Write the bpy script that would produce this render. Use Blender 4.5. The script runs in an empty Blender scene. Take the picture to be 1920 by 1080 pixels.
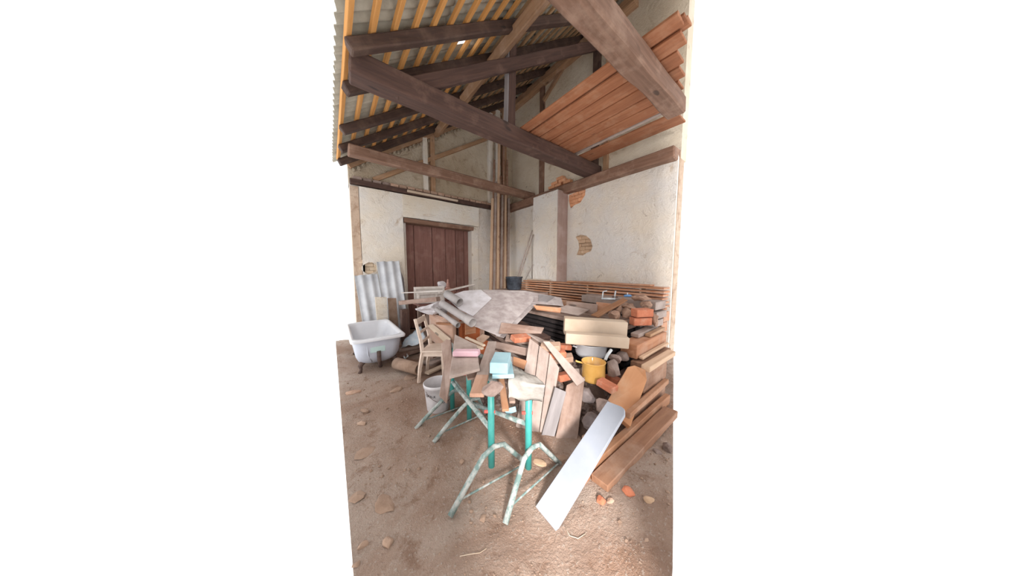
import bpy, bmesh, math, random
from mathutils import Vector, Matrix, noise
random.seed(7)
R = random.Random(11)
SC = bpy.context.scene
COL = SC.collection
V = Vector

# ---------------------------------------------------------------- camera, sky, lights, exposure
F, EYE = 440.0, 1.55                       # focal length in pixels of the 1920 frame, eye height
YAW, TILT = math.radians(37.7), math.atan(35 / 440)
cd = bpy.data.cameras.new('camera'); cam = bpy.data.objects.new('camera', cd); COL.objects.link(cam)
cd.sensor_width = 36; cd.lens = 36 * F / 1920; cd.clip_start = 0.05
cam.location = (0, 0, EYE); cam.rotation_euler = (math.pi / 2 - TILT, 0, -YAW)
SC.camera = cam
w = bpy.data.worlds.new('overcast_sky'); SC.world = w; w.use_nodes = True
w.node_tree.nodes['Background'].inputs[0].default_value = (1.0, 1.0, 1.0, 1)
w.node_tree.nodes['Background'].inputs[1].default_value = 0.78
vs = SC.view_settings
vs.view_transform = 'Standard'; vs.look = 'None'; vs.gamma = 1; vs.use_curve_mapping = False
vs.exposure = 1.26


def area_light(name, loc, target, sx, sy, power, colour):
    l = bpy.data.lights.new(name, 'AREA'); l.shape = 'RECTANGLE'; l.size = sx; l.size_y = sy
    l.energy = power; l.color = colour
    o = bpy.data.objects.new(name, l); COL.objects.link(o); o.location = loc
    o.rotation_euler = (V(target) - V(loc)).to_track_quat('-Z', 'Y').to_euler()
    return o


area_light('doorway_daylight', (-1.9, -3.15, 2.4), (1.0, 0.9, 0.4), 0.6, 0.9, 400, (1.0, 0.98, 0.95))

# ---------------------------------------------------------------- surveying: rays of the photograph met with depths and planes of the barn
FW = V((math.sin(YAW), math.cos(YAW), 0)); RT = V((math.cos(YAW), -math.sin(YAW), 0)); UP = V((0, 0, 1))
EY = V((0, 0, EYE))


def ray(u, v):
    fd = FW * math.cos(TILT) - UP * math.sin(TILT); cu = UP * math.cos(TILT) + FW * math.sin(TILT)
    return fd + RT * ((u - 960) / F) + cu * ((540 - v) / F)


def at(u, v, t):
    d = ray(u, v); return EY + d * (t / d.dot(FW))


def hit(u, v, n, c):
    n = V(n); d = ray(u, v); return EY + d * ((c - n.dot(EY)) / n.dot(d))


def onz(u, v, z=0.0): return hit(u, v, (0, 0, 1), z)
def onx(u, v, x): return hit(u, v, (1, 0, 0), x)
def ony(u, v, y): return hit(u, v, (0, 1, 0), y)


# ---------------------------------------------------------------- materials
def lin(c):
    def f(x):
        x /= 255.0
        return x / 12.92 if x <= 0.04045 else ((x + 0.055) / 1.055) ** 2.4
    return (f(c[0]), f(c[1]), f(c[2]), 1.0)


MATS = {}


class NT:
    def __init__(s, name):
        s.m = bpy.data.materials.new(name); s.m.use_nodes = True; s.t = s.m.node_tree
        s.b = s.t.nodes['Principled BSDF']
        s.oc = s.n('ShaderNodeTexCoord').outputs['Object']
        s.rnd = s.n('ShaderNodeObjectInfo').outputs['Random']

    def n(s, k, **kw):
        x = s.t.nodes.new(k)
        for a, b in kw.items(): setattr(x, a, b)
        return x

    def l(s, a, b): s.t.links.new(a, b)

    def vec(s, scale=(1, 1, 1), shift=True):
        m = s.n('ShaderNodeMapping'); m.inputs['Scale'].default_value = scale
        if shift:
            mul = s.n('ShaderNodeMath', operation='MULTIPLY'); mul.inputs[1].default_value = 37.0
            s.l(s.rnd, mul.inputs[0]); add = s.n('ShaderNodeVectorMath', operation='ADD')
            s.l(s.oc, add.inputs[0]); s.l(mul.outputs[0], add.inputs[1]); s.l(add.outputs[0], m.inputs['Vector'])
        else:
            s.l(s.oc, m.inputs['Vector'])
        return m.outputs[0]

    def noise(s, vec, scale, detail=5, rough=0.6, dist=0.0):
        x = s.n('ShaderNodeTexNoise'); x.inputs['Scale'].default_value = scale; x.inputs['Detail'].default_value = detail
        x.inputs['Roughness'].default_value = rough; x.inputs['Distortion'].default_value = dist
        s.l(vec, x.inputs['Vector']); return x.outputs['Fac']

    def ramp(s, fac, stops):
        r = s.n('ShaderNodeValToRGB'); e = r.color_ramp.elements
        while len(e) < len(stops): e.new(0.5)
        for q, (p, c) in zip(e, stops): q.position = p; q.color = c if len(c) == 4 else (*c, 1)
        s.l(fac, r.inputs[0]); return r.outputs[0]

    def mix(s, fac, a, b, mode='MIX'):
        m = s.n('ShaderNodeMix', data_type='RGBA', blend_type=mode)
        if isinstance(fac, float): m.inputs[0].default_value = fac
        else: s.l(fac, m.inputs[0])
        for i, x in ((6, a), (7, b)):
            if isinstance(x, tuple): m.inputs[i].default_value = x
            else: s.l(x, m.inputs[i])
        return m.outputs[2]

    def bump(s, h, strength, dist):
        b = s.n('ShaderNodeBump'); b.inputs['Strength'].default_value = strength; b.inputs['Distance'].default_value = dist
        s.l(h, b.inputs['Height']); s.l(b.outputs[0], s.b.inputs['Normal'])

    def vary(s, col, amt):
        hv = s.n('ShaderNodeHueSaturation'); mr = s.n('ShaderNodeMapRange')
        mr.inputs['To Min'].default_value = 1 - amt; mr.inputs['To Max'].default_value = 1 + amt
        s.l(s.rnd, mr.inputs[0]); s.l(mr.outputs[0], hv.inputs['Value']); s.l(col, hv.inputs['Color'])
        return hv.outputs[0]

    def done(s, col, rough=0.85, metal=0.0):
        if isinstance(col, tuple): s.b.inputs['Base Color'].default_value = col
        else: s.l(col, s.b.inputs['Base Color'])
        s.b.inputs['Roughness'].default_value = rough; s.b.inputs['Metallic'].default_value = metal
        return s.m


def wood(name, c1, c2, dust=None, dusty=0.45, grain=16, bump=0.35, vary=0.12, rough=0.85):
    t = NT(name); v = t.vec((1.1, grain, grain))
    n1 = t.noise(v, 1.6, 7, 0.62, 0.35)
    c = t.ramp(n1, [(0.28, lin(c1)), (0.5, lin([(a + b) / 2 for a, b in zip(c1, c2)])), (0.72, lin(c2))])
    if dust:
        n2 = t.noise(t.vec((1, 1, 1)), 3.5, 6, 0.65)
        f = t.ramp(n2, [(dusty - 0.12, (0, 0, 0)), (dusty + 0.22, (1, 1, 1))])
        c = t.mix(f, c, lin(dust))
    knots = t.noise(t.vec((1.0, 3.5, 3.5)), 3.0, 1, 0.4)
    c = t.mix(t.ramp(knots, [(0.74, (0, 0, 0)), (0.79, (0.7, 0.7, 0.7))]), c, lin([x * 0.45 for x in c1]))
    t.bump(n1, bump, 0.01)
    return t.done(t.vary(c, vary), rough)


def plaster(name, c1, c2, dirt, dirty=0.62, bump=0.6, scale=1.0):
    t = NT(name); v = t.vec(shift=False)
    big = t.noise(v, 0.9 * scale, 4, 0.6); mid = t.noise(v, 5 * scale, 6, 0.65, 0.4)
    strata = t.noise(t.vec((2.2, 2.2, 11), False), 1.4 * scale, 7, 0.72, 0.9); fine = t.noise(v, 34 * scale, 5, 0.75)
    c = t.ramp(big, [(0.38, lin(c1)), (0.62, lin(c2))])
    c = t.mix(t.ramp(mid, [(dirty, (0, 0, 0)), (dirty + 0.16, (0.75, 0.75, 0.75))]), c, lin(dirt))
    c = t.mix(t.ramp(strata, [(0.30, (0.75, 0.75, 0.75)), (0.40, (0, 0, 0))]), c, lin(dirt))
    c = t.mix(t.ramp(strata, [(0.63, (0, 0, 0)), (0.70, (0.6, 0.6, 0.6))]), c, lin([x * 0.8 for x in dirt]))
    h = t.n('ShaderNodeMath', operation='MULTIPLY_ADD'); t.l(strata, h.inputs[0]); h.inputs[1].default_value = 1.6
    g = t.n('ShaderNodeMath', operation='MULTIPLY_ADD'); t.l(fine, g.inputs[0]); g.inputs[1].default_value = 0.6
    t.l(mid, g.inputs[2]); t.l(g.outputs[0], h.inputs[2])
    t.bump(h.outputs[0], bump, 0.05)
    return t.done(c, 0.95)


def plain(name, c1, c2=None, scale=6.0, rough=0.6, metal=0.0, bump=0.0, lo=0.4, hi=0.65, vary=0.05):
    t = NT(name); v = t.vec()
    n1 = t.noise(v, scale, 6, 0.65)
    c2 = c2 or [x * 0.85 for x in c1]
    c = t.ramp(n1, [(lo, lin(c1)), (hi, lin(c2))])
    if bump: t.bump(t.noise(v, scale * 4, 5, 0.7), bump, 0.01)
    return t.done(t.vary(c, vary), rough, metal)


def brick_mat(name, c1, c2, dust):
    t = NT(name); v = t.vec()
    n1 = t.noise(v, 14, 6, 0.7); c = t.ramp(n1, [(0.3, lin(c1)), (0.7, lin(c2))])
    c = t.mix(t.ramp(t.noise(v, 9, 4), [(0.55, (0, 0, 0)), (0.72, (0.7, 0.7, 0.7))]), c, lin(dust))
    t.bump(n1, 0.5, 0.01); return t.done(t.vary(c, 0.15), 0.95)


def earth(name):
    t = NT(name); v = t.vec(shift=False)
    big = t.noise(v, 0.75, 5, 0.6, 0.5); mid = t.noise(v, 6, 8, 0.72, 0.3); fine = t.noise(v, 55, 4, 0.75)
    c = t.ramp(big, [(0.36, lin((146, 113, 93))), (0.50, lin((170, 145, 129))), (0.64, lin((186, 169, 157)))])
    c = t.mix(t.ramp(mid, [(0.36, (0.75, 0.75, 0.75)), (0.46, (0, 0, 0))]), c, lin((134, 102, 82)))
    c = t.mix(t.ramp(fine, [(0.57, (0, 0, 0)), (0.66, (0.6, 0.6, 0.6))]), c, lin((198, 186, 176)))
    h = t.n('ShaderNodeMath', operation='ADD'); t.l(mid, h.inputs[0]); t.l(fine, h.inputs[1])
    t.bump(h.outputs[0], 1.0, 0.025); return t.done(c, 0.97)


M = dict(
    beam=wood('aged_oak', (62, 43, 37), (92, 66, 56), (124, 96, 82), 0.68, 18),
    beam2=wood('grey_brown_timber', (98, 71, 56), (132, 100, 82), (158, 130, 112), 0.62, 18),
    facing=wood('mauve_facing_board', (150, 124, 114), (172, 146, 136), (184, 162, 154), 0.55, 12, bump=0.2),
    tan=wood('tan_timber', (138, 104, 78), (172, 136, 104), (182, 154, 132), 0.62, 16),
    rafter=wood('dark_rafter', (54, 38, 32), (82, 60, 50), (106, 84, 70), 0.6, 16),
    batten=wood('fresh_batten', (196, 134, 70), (222, 164, 98), None, 0.5, 20, vary=0.1),
    oldbat=wood('old_batten', (160, 124, 88), (190, 154, 116), None, 0.5, 20),
    deck=wood('reddish_deck_board', (128, 78, 50), (166, 108, 74), (174, 130, 100), 0.62, 14),
    orange=wood('orange_board', (162, 106, 74), (196, 144, 110), (194, 160, 138), 0.55, 14),
    grey=wood('weathered_grey_board', (128, 110, 102), (158, 140, 130), (176, 160, 152), 0.5, 14),
    bluegrey=wood('blue_grey_board', (124, 117, 117), (150, 143, 143), None, 0.5, 14),
    black=wood('tarred_board', (26, 20, 22), (50, 40, 40), (92, 78, 74), 0.66, 14),
    brown=wood('dusty_brown_board', (116, 90, 78), (150, 124, 110), (168, 148, 138), 0.5, 14),
    warm=wood('warm_brown_timber', (138, 94, 66), (170, 124, 92), (176, 142, 118), 0.6, 12),
    pole=wood('pinkish_pole', (158, 118, 96), (192, 154, 132), (198, 172, 154), 0.6, 12),
    paint=wood('tan_painted_timber', (186, 130, 90), (206, 152, 112), (204, 166, 136), 0.62, 5, bump=0.15),
    warm2=wood('reddish_dusty_timber', (128, 90, 68), (164, 122, 94), (176, 146, 126), 0.6, 12),
    palebrown=wood('light_brown_timber', (178, 146, 118), (204, 174, 148), None, 0.5, 12),
    pale=wood('pale_timber', (180, 158, 136), (204, 186, 168), None, 0.5, 10, vary=0.06),
    cream=plain('cream_block', (196, 176, 156), (186, 163, 141), 3, 0.8, vary=0.03),
    whitep=plain('white_lacquered_board', (164, 168, 178), (154, 159, 170), 2.5, 0.45, vary=0.02),
    door=wood('red_brown_door', (112, 76, 68), (138, 100, 90), (150, 118, 108), 0.64, 10, vary=0.1),
    chair=wood('worn_pale_chair', (198, 176, 160), (222, 204, 190), (178, 150, 132), 0.62, 14),
    desk=wood('veneer_tan', (178, 140, 120), (200, 166, 146), (190, 170, 160), 0.6, 8),
    red=wood('red_stained_board', (164, 84, 46), (194, 112, 68), None, 0.5, 10),
    white=plaster('whitewash', (240, 227, 210), (234, 228, 222), (186, 160, 132), 0.66, 0.85),
    cream_w=plaster('cream_plaster', (226, 212, 192), (232, 226, 218), (196, 172, 148), 0.6, 0.6),
    gable=plaster('grey_beige_render', (200, 180, 154), (216, 200, 178), (164, 136, 108), 0.55, 1.0),
    upper=plaster('grey_render', (206, 190, 168), (218, 206, 188), (172, 148, 122), 0.6, 0.6),
    tanw=plaster('tan_render', (196, 170, 148), (206, 184, 164), (160, 128, 104), 0.5, 0.7),
    earth=earth('trodden_earth'),
    stone=plain('pale_stone', (164, 138, 120), (142, 116, 98), 8, 0.95, bump=0.5, vary=0.15),
    rub=plain('rubble_grey', (142, 124, 116), (108, 88, 80), 8, 0.95, bump=0.6, vary=0.25),
    brick=brick_mat('red_brick', (164, 92, 66), (190, 120, 90), (190, 150, 128)),
    obrick=brick_mat('orange_tan_brick', (206, 142, 102), (222, 164, 126), (220, 184, 158)),
    tbrick=brick_mat('tan_brick', (182, 150, 122), (196, 166, 138), (208, 184, 160)),
    palebrick=brick_mat('pale_clay_brick', (206, 184, 158), (216, 196, 172), (222, 208, 190)),
    dbrick=brick_mat('dusty_brick', (164, 130, 110), (186, 156, 136), (190, 174, 158)),
    roof=plain('grey_fibre_cement', (182, 174, 158), (158, 150, 134), 4, 0.9, bump=0.3, vary=0.08),
    sheet=plain('pale_corrugated', (210, 212, 216), (188, 190, 196), 4, 0.7, bump=0.2),
    enamel=plain('white_enamel', (214, 214, 218), (206, 207, 212), 3, 0.18),
    tubout=plain('grey_blue_tub_shell', (190, 194, 206), (176, 180, 192), 3, 0.5),
    mint=plain('mint_paint', (182, 204, 202), (170, 194, 194), 5, 0.6),
    iron=plain('rusty_iron', (96, 76, 68), (68, 52, 48), 14, 0.8, bump=0.3),
    teal=plain('teal_paint', (52, 138, 132), (76, 154, 148), 10, 0.45, lo=0.35, hi=0.75),
    pipegrey=plain('plaster_splashed_tube', (104, 126, 122), (172, 174, 170), 16, 0.7, bump=0.5, lo=0.42, hi=0.58),
    pvc=plain('grey_plastic_pipe', (150, 144, 142), (166, 158, 156), 5, 0.55),
    felt=plain('dusty_grey_sheet', (150, 138, 136), (182, 172, 170), 5, 0.95, bump=0.4, lo=0.38, hi=0.62),
    felt2=plain('whitish_dusty_sheet', (214, 210, 214), (190, 184, 186), 6, 0.95, bump=0.4, lo=0.38, hi=0.66),
    tarp=plain('white_plastic_tarp', (166, 160, 154), (148, 140, 132), 9, 0.5, bump=0.5),
    bluefoam=plain('pale_blue_foam', (150, 180, 188), (134, 168, 178), 6, 0.7, bump=0.15),
    pinkfoam=plain('pink_foam', (212, 176, 184), (202, 164, 174), 6, 0.7),
    bucket=plain('white_plastic', (204, 200, 202), (186, 180, 182), 6, 0.5),
    ink=plain('black_print', (40, 38, 44), None, 6, 0.7),
    yellow=plain('yellow_enamel', (218, 172, 100), (208, 160, 86), 5, 0.12),
    blacktub=plain('black_rubber', (44, 48, 56), (72, 78, 88), 8, 0.6),
    sack=plain('brown_paper_sack', (164, 132, 112), (132, 102, 86), 6, 0.95, bump=0.4),
    greysack=plain('grey_bag', (142, 130, 128), (110, 98, 96), 6, 0.95, bump=0.4),
    redp=plain('red_plastic', (224, 96, 86), None, 6, 0.5),
    steel=plain('pale_steel', (214, 218, 220), (180, 184, 188), 9, 0.4),
    bluep=plain('blue_plastic', (70, 120, 176), (120, 160, 200), 12, 0.5),
    samovar=plain('dull_red_brown_metal', (150, 104, 92), (180, 136, 122), 9, 0.6),
    film=plain('bluish_plastic_film', (196, 214, 228), (226, 232, 238), 10, 0.35),
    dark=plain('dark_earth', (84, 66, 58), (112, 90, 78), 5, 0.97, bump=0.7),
)


# ---------------------------------------------------------------- mesh helpers
def mesh_obj(name, bm, mat, parent=None, mw=None, smooth=False, kind=None):
    me = bpy.data.meshes.new(name); bm.to_mesh(me); bm.free()
    me.materials.append(M[mat] if isinstance(mat, str) else mat)
    if smooth:
        for p in me.polygons: p.use_smooth = True
    o = bpy.data.objects.new(name, me); COL.objects.link(o)
    mw = mw or Matrix.Identity(4)
    if parent:
        o.parent = parent; base = parent
        inv = Matrix.Identity(4); chain = []
        while base: chain.append(base); base = base.parent
        for b in reversed(chain): inv = inv @ b.matrix_basis
        o.matrix_basis = inv.inverted() @ mw
    else:
        o.matrix_basis = mw
    if kind: o['kind'] = kind
    return o


def tag(o, label, cat, group=None, kind=None):
    o['label'] = label; o['category'] = cat
    if group: o['group'] = group
    if kind: o['kind'] = kind
    return o


def empty(name, loc, label=None, cat=None, group=None, kind=None, rz=0.0):
    o = bpy.data.objects.new(name, None); COL.objects.link(o); o.location = loc; o.rotation_euler = (0, 0, rz)
    o.matrix_basis = Matrix.Translation(V(loc)) @ Matrix.Rotation(rz, 4, 'Z')
    if label: tag(o, label, cat, group)
    if kind: o['kind'] = kind
    return o


def frame(x, zhint):
    x = V(x).normalized(); z = V(zhint); z = (z - x * z.dot(x))
    if z.length < 1e-5:
        z = V((0, 1, 0)) - x * x.y
    z.normalize(); y = z.cross(x)
    return x, y, z


def mat4(o, x, y, z):
    return Matrix(((x[0], y[0], z[0], o[0]), (x[1], y[1], z[1], o[1]), (x[2], y[2], z[2], o[2]), (0, 0, 0, 1)))


def bx(bm, c, s, rot=None):
    r = bmesh.ops.create_cube(bm, size=1.0)
    m = Matrix.Translation(V(c)) @ (rot or Matrix.Identity(4)) @ Matrix.Diagonal((*s, 1))
    bmesh.ops.transform(bm, matrix=m, verts=r['verts']); return r['verts']


def board_bm(L, wd, th, segs=3, rough=0.0, bev=0.004, warp=0.0):
    """a sawn piece along local X, centred, bevelled and slightly uneven"""
    bm = bmesh.new(); bx(bm, (0, 0, 0), (L, wd, th))
    if bev: bmesh.ops.bevel(bm, geom=bm.edges[:], offset=min(bev, th * 0.3), segments=1, affect='EDGES')
    if segs > 1:
        for i in range(1, segs):
            x = -L / 2 + L * i / segs
            bmesh.ops.bisect_plane(bm, geom=bm.verts[:] + bm.edges[:] + bm.faces[:], plane_co=(x, 0, 0), plane_no=(1, 0, 0))
    s = R.random() * 50; ph = R.random() * 6
    for v in bm.verts:
        if rough:
            n = noise.noise_vector(V((v.co.x * 2.2 + s, (v.co.y > 0) * 3 + s, (v.co.z > 0) * 3)))
            v.co.y += n.y * rough; v.co.z += n.z * rough
            if abs(v.co.x) > L / 2 - 0.02: v.co.x += n.x * rough * 1.5
        if warp: v.co.z += warp * math.sin(v.co.x / L * 3.1 + ph)
    return bm


def beam(name, a, b, wd, th, mat, up=(0, 0, 1), parent=None, rough=0.0, segs=3, bev=0.004, warp=0.0):
    a, b = V(a), V(b); x, y, z = frame(b - a, up)
    return mesh_obj(name, board_bm((b - a).length, wd, th, segs, rough, bev, warp), mat, parent, mat4((a + b) / 2, x, y, z))


def slab(name, pts, th, mat, parent=None, away=None, smooth=False):
    """a flat piece from its visible outline; the thickness goes away from the viewer's side"""
    pts = [V(p) for p in pts]; c = sum(pts, V()) / len(pts)
    n = V()
    for i in range(len(pts)): n += (pts[i] - c).cross(pts[(i + 1) % len(pts)] - c)
    n.normalize()
    if n.dot(away or (c - EY)) > 0: n = -n
    e = max(((pts[(i + 1) % len(pts)] - pts[i]) for i in range(len(pts))), key=lambda d: d.length)
    x, y, z = frame(e, n); m = mat4(c, x, y, z); inv = m.inverted()
    bm = bmesh.new(); top = [bm.verts.new(inv @ p) for p in pts]
    f = bm.faces.new(top); f.normal_update()
    ex = bmesh.ops.extrude_face_region(bm, geom=[f])
    bmesh.ops.translate(bm, vec=(0, 0, -th), verts=[v for v in ex['geom'] if isinstance(v, bmesh.types.BMVert)])
    bmesh.ops.recalc_face_normals(bm, faces=bm.faces)
    bmesh.ops.bevel(bm, geom=bm.edges[:], offset=min(0.003, th * 0.25), segments=1, affect='EDGES')
    return mesh_obj(name, bm, mat, parent, m)


def tube_bm(bm, pts, r, n=10, caps=True, r_in=None):
    pts = [V(p) for p in pts]; rings = []
    prev = None
    for i, p in enumerate(pts):
        d = (pts[min(i + 1, len(pts) - 1)] - pts[max(i - 1, 0)]).normalized()
        if prev is None:
            h = V((0, 0, 1)) if abs(d.z) < 0.9 else V((1, 0, 0))
            x = h.cross(d).normalized()
        else:
            x = (prev - d * prev.dot(d)).normalized()
        prev = x; y = d.cross(x)
        rr = r[i] if isinstance(r, (list, tuple)) else r
        rings.append([bm.verts.new(p + x * rr * math.cos(2 * math.pi * k / n) + y * rr * math.sin(2 * math.pi * k / n)) for k in range(n)])
    for a, b in zip(rings, rings[1:]):
        for k in range(n): bm.faces.new((a[k], a[(k + 1) % n], b[(k + 1) % n], b[k]))
    if caps:
        bm.faces.new(rings[0][::-1]); bm.faces.new(rings[-1])
    return rings


def tube(name, pts, r, mat, parent=None, n=10, smooth=True, loc=None):
    loc = V(loc) if loc is not None else V(pts[0])
    bm = bmesh.new(); tube_bm(bm, [V(p) - loc for p in pts], r, n)
    bmesh.ops.recalc_face_normals(bm, faces=bm.faces)
    o = mesh_obj(name, bm, mat, parent, Matrix.Translation(loc), smooth)
    return o


def hollow(name, a, b, r, th, mat, parent=None, n=18, extra=0.0):
    """an open pipe with a wall"""
    a, b = V(a), V(b); x, y, z = frame(b - a, (0, 0, 1)); L = (b - a).length
    bm = bmesh.new(); prof = [(0, r), (L - 0.14 if extra else L * 0.5, r)]
    if extra: prof += [(L - 0.12, r + extra), (L, r + extra), (L, r + extra - th)]
    else: prof += [(L, r), (L, r - th)]
    prof += [(0, r - th)]
    rings = [[bm.verts.new((px, rr * math.cos(2 * math.pi * k / n), rr * math.sin(2 * math.pi * k / n))) for k in range(n)] for px, rr in prof]
    for i in range(len(rings)):
        p, q = rings[i], rings[(i + 1) % len(rings)]
        for k in range(n): bm.faces.new((p[k], q[k], q[(k + 1) % n], p[(k + 1) % n]))
    bmesh.ops.recalc_face_normals(bm, faces=bm.faces)
    o = mesh_obj(name, bm, mat, parent, mat4(a, x, y, z), True)
    return o


def lathe(name, prof, mat, loc, parent=None, n=28, rot=None, smooth=True):
    bm = bmesh.new(); rings = []
    for r, z in prof:
        rings.append([bm.verts.new((max(r, 1e-4) * math.cos(2 * math.pi * k / n), max(r, 1e-4) * math.sin(2 * math.pi * k / n), z)) for k in range(n)])
    for a, b in zip(rings, rings[1:]):
        for k in range(n): bm.faces.new((a[k], a[(k + 1) % n], b[(k + 1) % n], b[k]))
    bmesh.ops.remove_doubles(bm, verts=bm.verts, dist=5e-4)
    bmesh.ops.recalc_face_normals(bm, faces=bm.faces)
    return mesh_obj(name, bm, mat, parent, Matrix.Translation(V(loc)) @ (rot or Matrix.Identity(4)), smooth)


def rock_bm(bm, c, s, sub=1, jag=0.25, cuts=6):
    r = bmesh.ops.create_icosphere(bm, subdivisions=sub, radius=1.0); k = R.random() * 100
    rz = Matrix.Rotation(R.random() * 6.28, 3, 'Z'); pl = []
    for i in range(cuts):
        d = V((R.uniform(-1, 1), R.uniform(-1, 1), R.uniform(-.5, .9))); d.normalize(); pl.append((d, R.uniform(0.5, 0.82)))
    for v in r['verts']:
        q = v.co * (1 + jag * noise.noise(v.co * 1.3 + V((k, k, k))) * 1.6)
        for d, m in pl:
            e = q.dot(d) - m
            if e > 0: q = q - d * e
        v.co = rz @ V((q.x * s[0], q.y * s[1], q.z * s[2])) + V(c)


def rock(name, c, s, mat, sub=2, jag=0.25, parent=None, smooth=False, rot=None):
    bm = bmesh.new(); rock_bm(bm, (0, 0, 0), s, sub, jag)
    return mesh_obj(name, bm, mat, parent, Matrix.Translation(V(c)) @ (rot or Matrix.Identity(4)), smooth)


def brick(name, c, rz, mat='brick', size=(0.25, 0.12, 0.065), tilt=(0, 0), parent=None):
    bm = board_bm(size[0], size[1], size[2], 2, 0.006, 0.008)
    rot = Matrix.Rotation(rz, 4, 'Z') @ Matrix.Rotation(tilt[0], 4, 'Y') @ Matrix.Rotation(tilt[1], 4, 'X')
    return mesh_obj(name, bm, mat, parent, Matrix.Translation(V(c)) @ rot)


def panel(name, o, ax, ay, outer, holes, th, mat, parent=None, kind=None):
    """a wall face in the plane o + s*ax + t*ay with openings cut out and a thickness behind it"""
    ax, ay = V(ax), V(ay); n = ax.cross(ay)
    bm = bmesh.new(); edges = []
    for loop in [outer] + holes:
        vv = [bm.verts.new((p[0], p[1], 0)) for p in loop]
        for i in range(len(vv)): edges.append(bm.edges.new((vv[i], vv[(i + 1) % len(vv)])))
    bmesh.ops.triangle_fill(bm, edges=edges, use_beauty=True, normal=(0, 0, 1))
    ex = bmesh.ops.extrude_face_region(bm, geom=bm.faces[:])
    bmesh.ops.translate(bm, vec=(0, 0, -th), verts=[v for v in ex['geom'] if isinstance(v, bmesh.types.BMVert)])
    bmesh.ops.recalc_face_normals(bm, faces=bm.faces)
    return mesh_obj(name, bm, mat, parent, mat4(V(o), ax, ay, n), kind=kind)


def blob(n, c, rx, ry, jag=0.2, seed=0):
    return [(c[0] + rx * (1 + jag * math.sin(3.1 * i + seed) * math.cos(1.7 * i + seed * 2)) * math.cos(2 * math.pi * i / n),
             c[1] + ry * (1 + jag * math.cos(2.3 * i + seed)) * math.sin(2 * math.pi * i / n)) for i in range(n)]


# ---------------------------------------------------------------- the barn
XW, YB = 4.60, 6.04          # right wall face, back wall face
XL, YF = 0.10, 1.50          # where the recorded part of the barn stops on the left and in front


def roofz(x, off=3.45): return off + 0.675 * x


def ground(x, y):
    h = 0.035 * noise.noise(V((x * 1.3, y * 1.3, 0.3))) + 0.014 * noise.noise(V((x * 6, y * 6, 2.0))) + 0.006 * noise.noise(V((x * 19, y * 19, 5)))
    return h


def make_floor():
    bm = bmesh.new(); nx, ny = 120, 150
    x0, x1, y0, y1 = 0.02, 4.75, 0.36, 6.3
    g = [[bm.verts.new((x0 + (x1 - x0) * (i / nx), y0 + (y1 - y0) * (j / ny) ** 1.25, 0)) for i in range(nx + 1)] for j in range(ny + 1)]
    for j in range(ny):
        for i in range(nx): bm.faces.new((g[j][i], g[j][i + 1], g[j + 1][i + 1], g[j + 1][i]))
    d = V((3.37, 1.08, 0)).normalized()
    bmesh.ops.bisect_plane(bm, geom=bm.verts[:] + bm.edges[:] + bm.faces[:], plane_co=(1.46, 0.40, 0), plane_no=(d.y, -d.x, 0), clear_outer=True)
    for v in bm.verts: v.co.z = ground(v.co.x, v.co.y)
    ex = bmesh.ops.extrude_edge_only(bm, edges=[e for e in bm.edges if e.is_boundary])
    for v in ex['geom']:
        if isinstance(v, bmesh.types.BMVert): v.co.z = -0.12
    return mesh_obj('floor', bm, 'earth', smooth=True, kind='structure')


make_floor()


def wxz(u, v, y=YB): p = ony(u, v, y); return (p.x, p.z)
def wyz(u, v, x=XW): p = onx(u, v, x); return (p.y, p.z)


# back wall: whitewashed lower storey with the door opening, rendered gable above
DX0, DX1, DZ = 1.47, 3.20, 2.70
hole_pier = blob(11, wxz(693, 503, 5.95), 0.14, 0.13, 0.15, 1.0)
back = panel('wall_back', (0, YB, 0), (1, 0, 0), (0, 0, 1),
             [(0.40, -0.1), (DX0, -0.1), (DX0, DZ), (DX1, DZ), (DX1, -0.1), (XW + 0.3, -0.1), (XW + 0.3, 3.42), (0.40, 3.34)], [], 0.35, 'white', kind='structure')
panel('plaster_pier', (0, 5.95, 0), (1, 0, 0), (0, 0, 1), [(0.56, 0), (1.40, 0), (1.40, 3.28), (0.56, 3.28)], [hole_pier], 0.088, 'white', back)
panel('tan_render_strip', (0, 6.0, 0), (1, 0, 0), (0, 0, 1), [(0.40, 0), (0.55, 0), (0.55, 3.28), (0.40, 3.28)], [], 0.04, 'tanw', back)  # tan strip at the left end of the back wall
px0 = wxz(695, 503, 5.97)
for i in range(2):
    for j in range(5):
        brick('brick', (px0[0] - 0.12 + i * 0.202 + (j % 2) * 0.08, 6.03, px0[1] - 0.17 + j * 0.079), 0, 'palebrick', (0.20, 0.06, 0.076), parent=back)
panel('jamb_strip', (0, YB - 0.035, 0), (1, 0, 0), (0, 0, 1), [(3.20, 0), (3.42, 0), (3.40, 2.68), (3.20, 2.68)], [], 0.034, 'white', back)
gab = panel('wall_gable', (0, YB + 0.06, 0), (1, 0, 0), (0, 0, 1),
            [(0.40, 3.3), (XW + 0.3, 3.3), (XW + 0.3, roofz(XW + 0.3) + 0.1), (0.40, roofz(0.40) + 0.1)], [], 0.25, 'gable', kind='structure')
beam('lintel', (1.40, YB + 0.02, 3.02), (3.42, YB + 0.02, 3.02), 0.24, 0.52, 'cream_w', parent=back, rough=0.012, segs=8)
beam('lintel_board', (1.42, YB + 0.05, 2.70), (3.24, YB + 0.05, 2.68), 0.30, 0.10, 'beam2', parent=back, rough=0.006, segs=4)
beam('wall_plate', (0.41, YB - 0.01, 3.36), (3.95, YB - 0.01, 3.36), 0.20, 0.10, 'beam', parent=gab, rough=0.012, segs=8)
beam('ledge_batten', (1.5, YB - 0.14, 3.36), (2.75, YB - 0.14, 3.35), 0.04, 0.05, 'pale', parent=gab, rough=0.004)
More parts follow.
